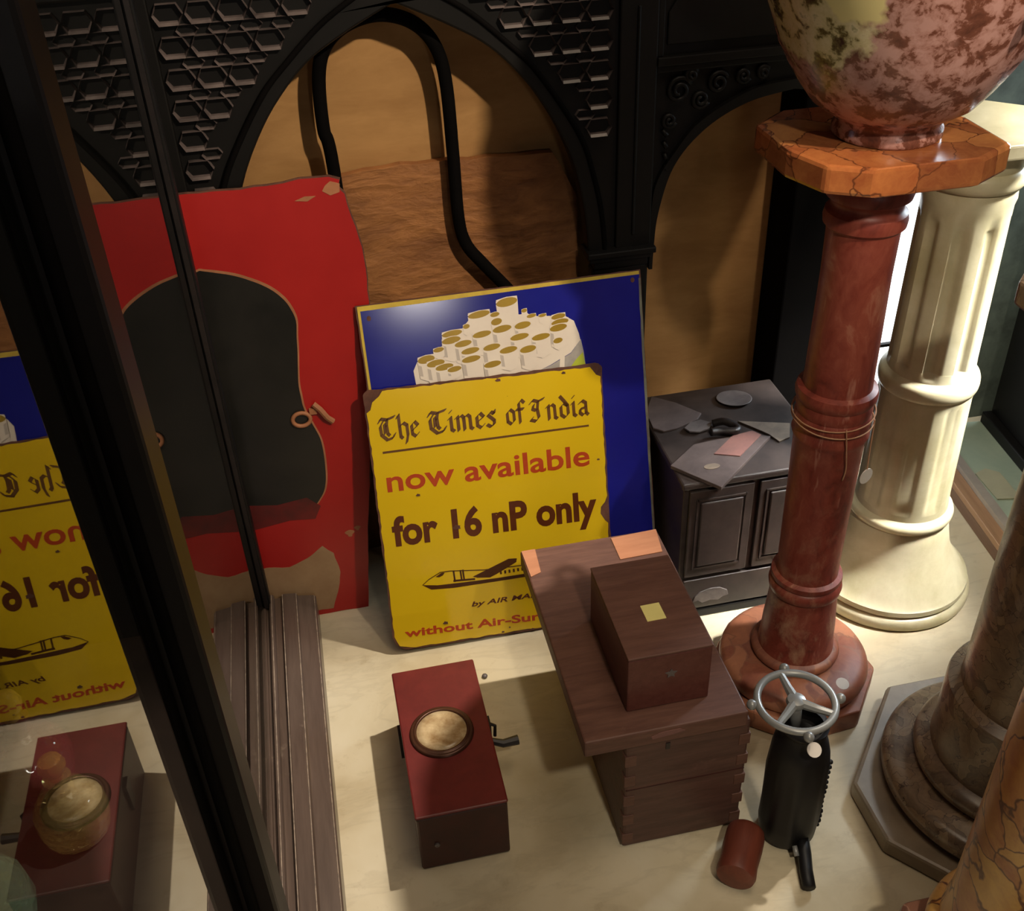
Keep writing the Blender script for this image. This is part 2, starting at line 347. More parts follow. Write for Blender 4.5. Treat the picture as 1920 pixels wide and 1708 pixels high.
# jamb of the bright opening, a black upright standing at the end of the screen
struct(link('trim_1', B(0.925, 1.06, 1.84, 1.95, 0, 2.2), 'matteblack', bevel=0.004))
win = bpy.data.objects.new('window_1', None); COL.objects.link(win); win.location = (0, 2.03, 0); struct(win)
link('window_pane', B(1.07, 1.335, 0.0, 0.006, 0.05, 1.1), 'daylight', win)
bm = bmesh.new(); box(bm, 1.065, 1.335, -0.012, -0.002, 0.285, 0.293); box(bm, 1.335, 1.36, -0.02, 0.02, 0.0, 1.1); box(bm, 1.065, 1.36, -0.02, 0.02, 0.0, 0.05); box(bm, 1.065, 1.36, -0.02, 0.02, 1.1, 1.14)
link('window_frame', bm, 'ebony', win)

# ------------------------------------------------------------------ black carved arcade screen
scr = thing('carved_screen', 'black carved wooden arcade screen with pointed arches standing against the tan wall', 'screen', (0, 1.85, 0))
CX = 0.178
def arch_pts(prof):                        # prof: (half width, z) from spring to apex
    P = spline([(w_, z_, 0) for w_, z_ in prof], 6)
    L = [(CX - p.x, p.y) for p in P]; Rr = [(CX + p.x, p.y) for p in P]
    return L + Rr[::-1][1:]
INNER = [(0.332, 0.69), (0.325, 0.78), (0.308, 0.87), (0.287, 0.93), (0.256, 0.99), (0.215, 1.05), (0.155, 1.112), (0.085, 1.155), (0.0, 1.196)]
OUTER = [(0.366, 0.69), (0.356, 0.79), (0.340, 0.865), (0.320, 0.93), (0.284, 0.995), (0.232, 1.07), (0.185, 1.118), (0.112, 1.18), (0.0, 1.245)]
inner = arch_pts(INNER); outer = arch_pts(OUTER)
X0, X1, ZT = -0.205, 0.563, 1.42
panel = [(X0 - 0.07, 0.69)] + outer + [(X1 + 0.07, 0.69), (X1 + 0.07, ZT), (X0 - 0.07, ZT)]
link('spandrel_panel', plate(panel, 0.004, 0.03), 'ebony', scr)
band = outer + inner[::-1]
bm = plate(band, -0.006, 0.034); link('arch_moulding', bm, 'ebony', scr, bevel=0.004)
bm = bmesh.new(); tube(bm, [(x, -0.006, z) for x, z in outer], 0.005, 8); link('arch_bead', bm, 'matteblack', scr, smooth=True)
def half_outer(z):
    P = spline([(w_, z_, 0) for w_, z_ in OUTER], 6)
    if z >= P[-1].y: return 0.0
    for a, b in zip(P, P[1:]):
        if a.y <= z <= b.y: return a.x + (b.x - a.x) * (z - a.y) / max(b.y - a.y, 1e-6)
    return P[0].x
# honeycomb relief: rows of wide hexagon cells with a row of small ones between
rels = (bmesh.new(), bmesh.new())
def cell(cx, cz, hw, hh, t):
    rel = rels[0] if cx < CX else rels[1]
    def ring(k, kb, kt, y):
        a = hw * k; c = a * 0.66
        return [rel.verts.new(p) for p in ((cx - a, y, cz), (cx - c, y, cz - hh * kb), (cx + c, y, cz - hh * kb), (cx + a, y, cz), (cx + c, y, cz + hh * kt), (cx - c, y, cz + hh * kt))]
    r0, r1, r2, r3 = ring(1.0, 1.0, 1.0, 0.004), ring(0.96, 0.95, 0.97, 0.004 - t), ring(0.92, 0.70, 0.93, 0.004 - t * 0.62), ring(0.86, 0.62, 0.90, 0.0035)
    for A, Bv in ((r0, r1), (r1, r2), (r2, r3)):
        for i in range(6): rel.faces.new((A[i], A[(i + 1) % 6], Bv[(i + 1) % 6], Bv[i]))
pitch = 0.0505
row = 0
z = 1.207
while z > 0.74:
    for big in (True, False):
        zz = z if big else z - pitch * 0.5
        hw, hh, t = (0.0248, 0.0168, 0.012) if big else (0.0185, 0.0088, 0.009)
        n0 = -8
        for i in range(-9, 18):
            x = 0.0 + i * pitch * 1.0 + (0.0 if big else pitch * 0.5) + 0.0225
            m = hw * 0.8
            if x - m < X0 + 0.005 or x + m > X1 - 0.003: continue
            if abs(x - CX) - hw * 0.75 < half_outer(zz - hh) + 0.004: continue
            cell(x, zz, hw, hh, t)
    z -= pitch
for rel in rels: link('hexagon_relief', rel, 'relief', scr)
bm = bmesh.new(); box(bm, X0, X1, -0.010, 0.004, 1.238, 1.262); box(bm, X0, X1, -0.004, 0.004, 1.27, 1.40); link('top_rail', bm, 'ebony', scr, bevel=0.004)
# stile on the right with capital and leg, mirrored on the left
for s_, xa, xb in ((1, 0.563, 0.633), (-1, -0.275, -0.207)):
    bm = bmesh.new(); box(bm, xa, xb, -0.008, 0.03, 0.70, ZT)
    box(bm, (xa + 0.030) if s_ > 0 else (xb - 0.036), (xa + 0.036) if s_ > 0 else (xb - 0.030), -0.013, 0.0, 0.74, 1.16)
    link('stile', bm, 'ebony', scr, bevel=0.003)
    xl, xr = (0.503, 0.640) if s_ > 0 else (-0.285, -0.147)
    bm = bmesh.new(); box(bm, xl, xr, -0.026, 0.032, 0.704, 0.716); box(bm, xl + 0.006, xr - 0.006, -0.018, 0.03, 0.692, 0.704); box(bm, xl + 0.016, xr - 0.012, -0.012, 0.03, 0.676, 0.692)
    link('capital', bm, 'ebony', scr, bevel=0.002)
    link('leg', B(xl + 0.014, xr - 0.008, -0.004, 0.03, 0.0, 0.676), 'ebony', scr, bevel=0.006)
# right bay: round arch with scrollwork spandrel and a plain upper panel
RIN = [(0.640, 0.66), (0.641, 0.70), (0.647, 0.775), (0.674, 0.866), (0.731, 0.931), (0.81, 0.972), (0.90, 0.988)]
ROUT = [(0.633, 0.66), (0.633, 0.78), (0.643, 0.842), (0.678, 0.898), (0.722, 0.947), (0.815, 0.994), (0.90, 1.006)]
rin = [(p.x, p.y) for p in spline([(x, z_, 0) for x, z_ in RIN], 6)]; rout = [(p.x, p.y) for p in spline([(x, z_, 0) for x, z_ in ROUT], 6)]
rin += [(1.8 - x, z_) for x, z_ in rin[::-1][1:] if 1.8 - x < 0.955]; rout += [(1.8 - x, z_) for x, z_ in rout[::-1][1:] if 1.8 - x < 0.955]
link('side_spandrel', plate([(0.633, ZT), (0.633, 0.66)] + rout + [(0.955, ZT)], 0.006, 0.03), 'ebony', scr)
bm = plate(rout + rin[::-1], -0.006, 0.034); link('side_arch_moulding', bm, 'ebony', scr, bevel=0.003)
bm = bmesh.new(); box(bm, 0.633, 0.955, -0.010, 0.006, 1.052, 1.068); box(bm, 0.633, 0.955, -0.004, 0.006, 1.04, 1.052); box(bm, 0.633, 0.645, -0.004, 0.006, 1.068, 1.40)
link('side_rail', bm, 'ebony', scr, bevel=0.002)
bm = plate([(0.652, 1.085), (0.652, 1.14), (0.665, 1.16), (0.665, 1.19), (0.70, 1.225), (0.94, 1.225), (0.94, 1.085)], 0.0, 0.008); link('upper_panel', bm, 'ebony', scr, bevel=0.003)
bm = bmesh.new()
for cx, cz, r, sg in ((0.678, 1.005, 0.024, 1), (0.720, 0.985, 0.017, -1), (0.752, 1.012, 0.02, 1), (0.80, 1.02, 0.014, -1), (0.662, 0.952, 0.014, -1), (0.70, 1.03, 0.012, 1), (0.838, 1.022, 0.012, 1)):
    pts = []
    for i in range(26):
        t = i / 25; a = sg * (0.4 + t * 3.4 * PI); pts.append((cx + r * (1 - t * 0.75) * math.cos(a), 0.001 - 0.004 * t, cz + r * (1 - t * 0.75) * math.sin(a)))
    tube(bm, pts, lambda t: 0.0048 * (1 - 0.4 * t), 7)
for k in range(4): tube(bm, [(0.650 + 0.003 * k, 0.0, 0.935 - 0.022 * k), (0.658, -0.004, 0.925 - 0.022 * k)], 0.0045, 6)
link('scroll_relief', bm, 'ebony', scr, smooth=True)

# carved plank inside the arch, and the bent iron rod leaning there
pl = tag(link('carved_plank', plate(rough_edge([(0.0, 0.0), (0.51, 0.0), (0.508, 0.80), (0.46, 0.889), (0.30, 0.894), (0.17, 0.896), (0.0, 0.884)], 0.03, 0.0025), 0.0, 0.018), 'carved', loc=(0, 1.925, 0), bevel=0.003), 'rough brown carved wooden plank behind the signs in the central arch', 'plank')
hp = spline([(0.052, 0, 0.0), (0.050, 0, 0.5), (0.047, 0, 0.91), (0.039, 0, 0.988), (0.044, 0, 1.079), (0.064, 0, 1.129), (0.104, 0, 1.158), (0.158, 0, 1.168), (0.21, 0, 1.152), (0.246, 0, 1.113), (0.262, 0, 1.048), (0.266, 0, 0.915), (0.268, 0, 0.791), (0.280, 0, 0.735), (0.309, 0, 0.692), (0.344, 0, 0.647), (0.40, 0, 0.575)], 8)
bm = bmesh.new(); tube(bm, hp, 0.0120, 12)
tag(link('bent_iron_rod', bm, 'matteblack', smooth=True, loc=(0, 1.900, 0)), 'black bent iron rod looped upright inside the central arch', 'rod')

# ------------------------------------------------------------------ leaning signs
def leaning(name, label, x, y, slope, cat='sign'):
    return thing(name, label, cat, (x, y, 0.0), (-math.atan(slope), 0, 0))
# red sign
SX = 0.0; K = math.hypot(1, 0.11)
rs = leaning('red_sign', 'large red painted metal sign with black painted silhouette leaning behind yellow sign', 0.0, 1.735, 0.11)
def V(pts): return [(x, z_ * K) for x, z_ in pts]
ro = rough_edge(V([(-0.262, 0.0), (-0.012, 0.0), (0.011, 0.182), (0.045, 0.40), (0.066, 0.54), (0.077, 0.691), (0.080, 0.732), (0.078, 0.793), (0.067, 0.853), (0.060, 0.893), (0.050, 0.905), (0.054, 0.918), (0.036, 0.925), (-0.017, 0.927), (-0.072, 0.921), (-0.188, 0.922), (-0.262, 0.923)]), 0.02, 0.0012)
link('sign_plate', plate(ro, -0.0030, 0.0), 'rust', rs)
rf = [(x * 0.985 - 0.001 if x > 0 else x, z_ if z_ < 0.01 else z_ - 0.003) for x, z_ in ro]
link('red_paint', plate(rf, -0.0036, -0.0030), 'redpanel', rs)
silr = [(-0.214, 0.784), (-0.185, 0.776), (-0.156, 0.767), (-0.125, 0.752), (-0.099, 0.735), (-0.080, 0.715), (-0.069, 0.695), (-0.062, 0.668), (-0.066, 0.635), (-0.069, 0.605), (-0.077, 0.545), (-0.077, 0.515), (-0.075, 0.488), (-0.063, 0.450), (-0.054, 0.42), (-0.052, 0.384), (-0.055, 0.335), (-0.062, 0.305), (-0.073, 0.286), (-0.090, 0.268), (-0.12, 0.262), (-0.161, 0.272), (-0.214, 0.270)]
sil = V([(p.x, p.y) for p in spline([(a, b, 0) for a, b in silr], 4)]) + V([(-0.258, 0.27), (-0.258, 0.77)])
rimp = [(x + (0.0035 if x > -0.2 else 0), z_ + (0.004 if z_ > 0.5 else 0)) for x, z_ in sil]
link('silhouette_outline', plate(rimp, -0.0039, -0.0036), 'rim', rs)
link('silhouette', plate(sil, -0.0043, -0.0039), 'blackpaint', rs)
link('silhouette_base', plate(V([(-0.258, 0.30), (-0.16, 0.285), (-0.10, 0.292), (-0.075, 0.268), (-0.09, 0.24), (-0.14, 0.245), (-0.258, 0.23)]), -0.0046, -0.0043), speckled('faded_dark_red', (120, 26, 26), (70, 28, 26), 9, 0.4), rs)
link('cream_patch', plate(rough_edge(V([(-0.086, 0.172), (-0.066, 0.150), (-0.058, 0.10), (-0.070, 0.05), (-0.085, 0.012), (-0.255, 0.012), (-0.255, 0.135), (-0.205, 0.140), (-0.16, 0.132), (-0.12, 0.148)]), 0.012, 0.001), -0.0042, -0.0036), 'cream', rs)
pieces('chipped_patch', [[(cx + r * math.cos(a) * (0.7 + 0.3 * math.sin(3 * a)), cz + 0.7 * r * math.sin(a)) for a in [i * PI / 8 for i in range(16)]] for cx, cz, r in ((-0.026, 0.193, 0.012), (-0.009, 0.203, 0.008))] + [[(0.02, 0.905), (0.033, 0.896), (0.05, 0.90), (0.052, 0.915), (0.036, 0.921), (0.026, 0.914)], [(-0.03, 0.893), (-0.012, 0.899), (0.008, 0.898), (-0.008, 0.89)]], -0.0043, -0.0036, 'rim', rs)
# ring and bent bracket fixed to the red sign
bm = bmesh.new(); tube(bm, [(-0.083 + 0.017 * math.cos(a), -0.008, 0.468 * K + 0.014 * math.sin(a)) for a in [i * PI / 12 for i in range(24)]], 0.0042, 8, closed=True)
link('metal_ring', bm, 'rim', rs, smooth=True)
bm = bmesh.new(); box(bm, -0.066, -0.052, -0.010, -0.003, 0.476 * K, 0.488 * K); tube(bm, [(-0.056, -0.008, 0.497 * K), (-0.045, -0.012, 0.486 * K), (-0.034, -0.011, 0.466 * K), (-0.024, -0.008, 0.455 * K)], 0.006, 8)
link('bracket', bm, 'rim', rs, smooth='auto')

# blue sign with a drum of cigarettes
bs = leaning('blue_sign', 'blue enamel sign with painted drum of cigarettes behind yellow newspaper sign', 0.325, 1.592, 0.305)
def bl(pts): return [(u - 0.325, v) for u, v in pts]
link('sign_plate', plate(bl(rough_edge([(0.050, 0.0), (0.600, 0.0), (0.600, 0.716), (0.049, 0.716)], 0.02, 0.0008)), -0.0022, 0.0), 'rust', bs)
link('yellow_border', plate(bl([(0.052, 0.02), (0.597, 0.02), (0.597, 0.714), (0.052, 0.714)]), -0.0026, -0.0022), 'blueedge', bs)
link('blue_enamel_face', plate(bl([(0.057, 0.004), (0.597, 0.004), (0.597, 0.7075), (0.057, 0.705)]), -0.0030, -0.0026), 'blue', bs)
link('enamel_edge', plate(bl(rough_edge([(0.5945, 0.01), (0.599, 0.01), (0.599, 0.70), (0.5945, 0.70)], 0.02, 0.0006)), -0.0033, -0.0026), speckled('grey_enamel_edge', (128, 130, 112), (90, 84, 76), 20, 0.5), bs)
mass = [(0.143, 0.545), (0.141, 0.579), (0.150, 0.595), (0.184, 0.603), (0.203, 0.622), (0.205, 0.636), (0.235, 0.640), (0.245, 0.650), (0.259, 0.664), (0.296, 0.664), (0.312, 0.668), (0.357, 0.660), (0.37, 0.662), (0.379, 0.654), (0.444, 0.646), (0.461, 0.634), (0.469, 0.608), (0.471, 0.595), (0.45, 0.572), (0.407, 0.553), (0.368, 0.540), (0.36, 0.40), (0.143, 0.40)]
YB = -0.0030
link('cigarette_bundle', plate(bl(mass), YB - 0.0003, YB), 'white', bs)
link('drum_rim', plate(bl([(0.30, 0.532), (0.368, 0.541), (0.407, 0.552), (0.45, 0.571), (0.472, 0.596), (0.476, 0.57), (0.478, 0.539), (0.478, 0.40), (0.30, 0.40)]), YB - 0.0004, YB), 'tin', bs)
pieces('drum_highlight', [bl([(a, 0.535), (b, 0.535), (b + 0.004, 0.556 + (b - 0.376) * 0.3), (a + 0.004, 0.552 + (a - 0.376) * 0.3)]) for a, b in ((0.376, 0.386), (0.424, 0.434))], YB - 0.0005, YB - 0.0003, 'white', bs)
link('green_label', plate(bl([(0.440, 0.535), (0.458, 0.556), (0.474, 0.570), (0.478, 0.539), (0.478, 0.40), (0.44, 0.40)]), YB - 0.0006, YB - 0.0003), 'green', bs)
TIPS = [(0.3334, 0.687, 0.0207, 0.0084), (0.2779, 0.6704, 0.0212, 0.0066), (0.3082, 0.6664, 0.0091, 0.0045), (0.3099, 0.6523, 0.0107, 0.0067), (0.2513, 0.6509, 0.0066, 0.0045), (0.2226, 0.6409, 0.0196, 0.0061), (0.2196, 0.6284, 0.0181, 0.0067), (0.2416, 0.6189, 0.0167, 0.0061), (0.1934, 0.6134, 0.0105, 0.0046), (0.1677, 0.598, 0.0165, 0.0076), (0.1849, 0.5881, 0.0175, 0.0068), (0.2007, 0.5787, 0.0176, 0.0062), (0.2193, 0.572, 0.0137, 0.0053), (0.2535, 0.587, 0.0183, 0.0062), (0.2938, 0.5712, 0.017, 0.0062), (0.2537, 0.6032, 0.0177, 0.0061), (0.2957, 0.6046, 0.0169, 0.0062), (0.3274, 0.5949, 0.0176, 0.0062), (0.3657, 0.5912, 0.0162, 0.0068), (0.2794, 0.632, 0.0183, 0.0061), (0.3192, 0.6372, 0.0184, 0.0067), (0.3598, 0.6389, 0.016, 0.0067), (0.3515, 0.6173, 0.0185, 0.0062), (0.3933, 0.6116, 0.0181, 0.0062), (0.4261, 0.5999, 0.0094, 0.0053), (0.4291, 0.6249, 0.0172, 0.0068), (0.4332, 0.6353, 0.0172, 0.0062), (0.431, 0.6465, 0.014, 0.0055), (0.3784, 0.6547, 0.0093, 0.0037), (0.4001, 0.6527, 0.0077, 0.0031), (0.3655, 0.6665, 0.0055, 0.0036)]
bw, bo, shades = bmesh.new(), bmesh.new(), []
for k, (cx, cz, rx, rz) in enumerate(sorted(TIPS, key=lambda t: -t[1])):
    y = YB - 0.0005 - 0.00006 * k
    ln = 0.036 if rx > 0.014 else 0.014
    el = [(cx + rx * math.cos(a) * 0.995 - 0.0 * rx, cz + rz * math.sin(a) + 0.10 * rx * math.cos(a)) for a in [i * 2 * PI / 20 for i in range(20)]]
    plate(bl([(cx - rx * 1.03, cz - 0.1 * rx), (cx - rx * 0.95, cz - ln), (cx, cz - ln - rz), (cx + rx * 0.97, cz - ln + 0.001), (cx + rx * 1.03, cz + 0.1 * rx)]), y - 0.00002, y, bw)
    plate(bl([(cx - rx * 1.03, cz + 0.0), (cx - rx * 0.97, cz + rz * 0.75), (cx, cz + rz * 1.2), (cx + rx, cz + rz * 1.2), (cx + rx * 1.03, cz)]), y - 0.00002, y, bw)
    if k > 3 and rx > 0.012: plate(bl([(cx - rx * 0.98, cz - rz * 1.2), (cx - rx * 0.93, cz - ln * 0.85), (cx - rx * 0.55, cz - ln * 0.9), (cx - rx * 0.62, cz - rz * 1.6)]), y - 0.00003, y - 0.00001, (lambda b: (shades.append(b), b)[1])(bmesh.new()))
    plate(bl(el), y - 0.00005, y - 0.00002, bo)
link('cigarettes', bw, 'white', bs); [link('cigarette_shading', b, 'shade', bs) for b in shades]; link('cigarette_tips', bo, 'ochre', bs)
pieces('nail_hole', [bl([(u + 0.004 * math.cos(a), v + 0.005 * math.sin(a)) for a in [i * PI / 6 for i in range(12)]]) for u, v in ((0.071, 0.690), (0.583, 0.698))], -0.0034, -0.003, 'rust', bs)

# yellow newspaper sign
ys = leaning('yellow_sign', 'yellow enamel newspaper price sign with worn corners leaning on blue sign', 0.262, 1.572, 0.322)
TA = math.radians(1.2)
def yl(pts): return [(u - 0.262, v) for u, v in pts]
def ab(a, b): return (0.028 + a * math.cos(TA) + b * math.sin(TA), 0.0098 - a * math.sin(TA) + b * math.cos(TA))
def rrect(w_, h_, r, n=6, r2=None):
    out = []
    for (cx, cy, a0, rr) in ((w_ - r, r, -90, r), (w_ - (r2 or r), h_ - (r2 or r), 0, r2 or r), ((r2 or r), h_ - (r2 or r), 90, r2 or r), (r, r, 180, r)):
        for i in range(n + 1):
            a = math.radians(a0 + 90 * i / n); out.append((cx + rr * math.cos(a), cy + rr * math.sin(a)))
    return out
po = [ab(*p) for p in rough_edge(rrect(0.468, 0.552, 0.034, r2=0.012), 0.012, 0.0010)]
link('sign_plate', plate(yl(po), -0.0024, 0.0), 'rust', ys)
face = [(0.034, 0.004)] + [(0.434, 0.004), (0.452, 0.010), (0.463, 0.032), (0.4635, 0.215), (0.457, 0.222), (0.450, 0.238), (0.451, 0.252), (0.459, 0.262), (0.4640, 0.275), (0.4645, 0.525), (0.455, 0.529), (0.444, 0.546), (0.036, 0.5485), (0.030, 0.538), (0.016, 0.528), (0.010, 0.514), (0.0035, 0.508), (0.0035, 0.034), (0.012, 0.012)]
link('yellow_enamel_face', plate(yl([ab(*p) for p in rough_edge(face, 0.010, 0.0011)]), -0.0030, -0.0024), 'yellow', ys)
YF = -0.0030
def text_part(name, body, u0, v0, u1, v1, rot, m, off=0.0, shear=0.0, parent=ys):
    c = bpy.data.curves.new(name, 'FONT'); c.body = body; c.size = 1.0; c.offset = off; c.shear = shear; c.resolution_u = 4
    t = bpy.data.objects.new(name, c); COL.objects.link(t)
    bpy.context.view_layer.update()
    me = bpy.data.meshes.new_from_object(t.evaluated_get(bpy.context.evaluated_depsgraph_get()))
    bpy.data.objects.remove(t); bpy.data.curves.remove(c)
    xs = [v.co.x for v in me.vertices]; zs = [v.co.y for v in me.vertices]
    x0, x1, z0, z1 = min(xs), max(xs), min(zs), max(zs)
    bm = bmesh.new(); bm.from_mesh(me); bpy.data.meshes.remove(me)
    ca, sa = math.cos(rot), math.sin(rot)
    for v in bm.verts:
        a = (v.co.x - x0) / (x1 - x0) * (u1 - u0); b = (v.co.y - z0) / (z1 - z0) * (v1 - v0)
        v.co = Vector((u0 + a * ca - b * sa - 0.262, YF - 0.0004, v0 + a * sa + b * ca))
    r = bmesh.ops.extrude_face_region(bm, geom=bm.faces[:])
    for f in bm.faces: f.smooth = False
    for e in r['geom']:
        if isinstance(e, bmesh.types.BMVert): e.co.y = YF + 0.0001
    return link(name, bm, m, parent)
# blackletter title drawn with a broad nib
G = {
 'T': (1.18, [[(0, 1.22), (.16, 1.46), (.55, 1.36), (1.12, 1.52)], [(.34, 1.32), (.08, .95), (.10, .38), (.46, 0), (.86, .10), (1.02, .36)], [(.60, 1.36), (.52, .95), (.54, .42), (.66, .28)], [(.38, 1.1), (.36, .45)]]),
 'h': (.86, [[(.10, 1.40), (.22, 1.58), (.22, .12), (.34, -.02)], [(.24, .82), (.50, 1.0), (.72, .84), (.72, .16), (.56, -.36)]]),
 'e': (.72, [[(.60, .20), (.40, 0), (.18, .18), (.18, .80), (.42, 1.0), (.62, .74), (.24, .46)]]),
 'i': (.46, [[(.08, .86), (.22, .98), (.22, .12), (.38, 0)], [(.20, 1.30), (.27, 1.38)]]),
 'm': (1.24, [[(.06, .86), (.20, .98), (.20, .0)], [(.22, .84), (.46, 1.0), (.58, .86), (.58, 0)], [(.60, .84), (.84, 1.0), (.98, .86), (.98, .10), (1.12, 0)]]),
 'n': (.88, [[(.06, .86), (.20, .98), (.20, .0)], [(.22, .84), (.46, 1.0), (.62, .86), (.62, .10), (.76, 0)]]),
 's': (.70, [[(.62, 1.08), (.58, .86), (.38, 1.0), (.18, .80), (.56, .40), (.54, .14), (.30, 0), (.08, .16)]]),
 'o': (.82, [[(.18, .80), (.18, .20), (.42, 0), (.66, .20), (.66, .80), (.42, 1.0), (.18, .80)]]),
 'f': (.62, [[(.66, 1.36), (.46, 1.56), (.26, 1.36), (.26, .0)], [(.04, .94), (.56, .94)]]),
 'I': (1.10, [[(.06, 1.26), (.26, 1.46), (.60, 1.34), (1.02, 1.50)], [(.62, 1.36), (.52, .80), (.60, .24), (.36, 0), (.02, .12), (.16, .26)], [(.30, 1.14), (.20, .86), (.42, .74)]]),
 'd': (.84, [[(.18, .78), (.18, .20), (.42, 0), (.66, .20), (.66, .80), (.46, 1.10), (.16, 1.50)], [(.18, .78), (.42, .98), (.66, .80)]]),
 'a': (.84, [[(.16, .84), (.40, 1.0), (.62, .84), (.62, .14), (.76, 0)], [(.60, .52), (.22, .44), (.18, .18), (.38, 0), (.60, .18)]]),
}
def blackletter(words, xh, m):
    bm = bmesh.new(); na = math.radians(42); hw = 0.125
    nx, nz = math.cos(na) * hw, math.sin(na) * hw; tx, tz = -math.sin(na) * 0.022, math.cos(na) * 0.022
    for word, u0, u1, v0, v1 in words:
        W = sum(G[c][0] for c in word) - 0.15; sx = (u1 - u0) / W; x = 0.0
        for c in word:
            adv, strokes = G[c]
            for st in strokes:
                for p, q in zip(st, st[1:]):
                    hull = []
                    for (cx, cz) in (p, q):
                        for s1 in (-1, 1):
                            for s2 in (-1, 1): hull.append((cx + s1 * nx + s2 * tx, cz + s1 * nz + s2 * tz))
                    H = convex(hull); out = []
                    for (a, b) in H:
                        uu = u0 + (x + a) * sx; t = (uu - u0) / (u1 - u0)
                        out.append((uu - 0.262, v0 + (v1 - v0) * t + b * xh))
                    bm.faces.new([bm.verts.new((a, YF - 0.0004, b)) for a, b in out])
            x += adv
    return link('title_lettering', bm, m, ys)
def convex(P):
    P = sorted(set(P)); 
    def half(Q):
        h = []
        for p in Q:
            while len(h) > 1 and (h[-1][0] - h[-2][0]) * (p[1] - h[-2][1]) - (h[-1][1] - h[-2][1]) * (p[0] - h[-2][0]) <= 0: h.pop()
            h.append(p)
        return h[:-1]
    return half(P) + half(P[::-1])
blackletter([('The', 0.061, 0.134, 0.4600, 0.4590), ('Times', 0.157, 0.284, 0.4588, 0.4560), ('of', 0.306, 0.341, 0.4550, 0.4545), ('India', 0.356, 0.471, 0.4535, 0.4515)], 0.0295, 'titleink')
link('rule', plate(yl([(0.061, 0.4335), (0.472, 0.4265), (0.472, 0.4305), (0.061, 0.4378)]), YF - 0.0004, YF), 'titleink', ys)
text_part('now_available_lettering', 'now available', 0.060, 0.3535, 0.468, 0.3985, -0.0215, 'redink', 0.018)
text_part('price_lettering', 'for 16 nP only', 0.056, 0.2195, 0.474, 0.3035, -0.026, 'brownink', 0.036)
text_part('air_mail_lettering', 'by AIR MAIL', 0.196, 0.0775, 0.340, 0.0920, -0.025, 'brownink', 0.022, 0.25)
text_part('surcharge_lettering', 'without Air-Surcharge', 0.053, 0.0325, 0.450, 0.0565, -0.048, 'redink', 0.026)
# aeroplane drawing
bm = bmesh.new(); D = lambda pts, k: plate(yl(pts), YF - 0.0003 - 0.0001 * k, YF, bm)
D([(0.102, 0.147), (0.133, 0.141), (0.185, 0.138), (0.251, 0.135), (0.317, 0.134), (0.40, 0.139), (0.40, 0.136), (0.317, 0.127), (0.25, 0.128), (0.165, 0.1295), (0.119, 0.134)], 0)
D([(0.206, 0.147), (0.283, 0.173), (0.300, 0.171), (0.298, 0.163), (0.255, 0.144), (0.241, 0.139), (0.215, 0.143)], 1)
D([(0.102, 0.147), (0.116, 0.1575), (0.141, 0.169), (0.162, 0.1685), (0.23, 0.1585), (0.40, 0.150), (0.40, 0.1485), (0.23, 0.1567), (0.162, 0.1667), (0.141, 0.1672), (0.116, 0.156), (0.104, 0.147)], 2)
D([(0.131, 0.160), (0.143, 0.1665), (0.15, 0.166), (0.146, 0.161), (0.138, 0.158)], 1)
for a in (0.167, 0.181, 0.186): D([(a, 0.142), (a + 0.0035, 0.142), (a + 0.003, 0.166), (a - 0.0005, 0.166)], 1)
D([(0.165, 0.143), (0.21, 0.139), (0.21, 0.143), (0.166, 0.147)], 1)
for i in range(8): D([(0.262 + i * 0.009, 0.142), (0.266 + i * 0.009, 0.142), (0.266 + i * 0.009, 0.149), (0.262 + i * 0.009, 0.149)], 1)
D([(0.372, 0.147), (0.40, 0.176), (0.412, 0.176), (0.404, 0.14)], 1)
link('aeroplane_drawing', bm, speckled('plane_ink', (84, 48, 18), (70, 38, 14), 30, 0.3), ys)
pieces('rust_chip', [yl([(cx + r * (1.2 if i % 2 else 0.8) * math.cos(i * PI / 5), cz + r * 0.7 * (0.8 if i % 3 else 1.2) * math.sin(i * PI / 5)) for i in range(10)]) for cx, cz, r in ((0.186, 0.259, 0.0075), (0.118, 0.339, 0.004), (0.139, 0.055, 0.005), (0.33, 0.105, 0.008), (0.255, 0.012, 0.003), (0.27, 0.02, 0.002), (0.318, 0.006, 0.004), (0.486, 0.355, 0.003), (0.30, 0.5465, 0.005), (0.43, 0.5425, 0.004))], YF - 0.0008, YF, 'rust', ys)

# ------------------------------------------------------------------ red box with a dial
rb = thing('red_box', 'small red box with round dial on top standing alone on the marble floor', 'box', (0.0885, 1.230, 0.0))
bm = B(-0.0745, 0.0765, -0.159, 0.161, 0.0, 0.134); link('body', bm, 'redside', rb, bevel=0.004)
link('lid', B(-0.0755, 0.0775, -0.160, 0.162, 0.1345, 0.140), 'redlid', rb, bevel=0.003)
bz = link('bezel', lathe(bmesh.new(), [(0.056, 0.1402), (0.0555, 0.143), (0.052, 0.146), (0.0495, 0.144), (0.048, 0.1475), (0.0445, 0.1475), (0.0435, 0.144)], 56, cap=False), 'bezel', rb, smooth=True, loc=(-0.006, 0.004, 0))
link('dial', lathe(bmesh.new(), [(0.0445, 0.141), (0.044, 0.1445), (0.030, 0.1450), (0.006, 0.1452)], 48), 'dial', rb, smooth=True, loc=(-0.006, 0.004, 0))
bm = bmesh.new(); box(bm, 0.077, 0.082, 0.012, 0.034, 0.07, 0.125); tube(bm, [(0.080, 0.022, 0.118), (0.090, 0.02, 0.112), (0.088, 0.016, 0.09)], 0.003, 6); tube(bm, [(0.080, 0.010, 0.085), (0.100, 0.004, 0.08), (0.128, 0.006, 0.08)], lambda t: 0.006 + 0.003 * t, 8)
link('clasp', bm, 'iron', rb, smooth='auto')
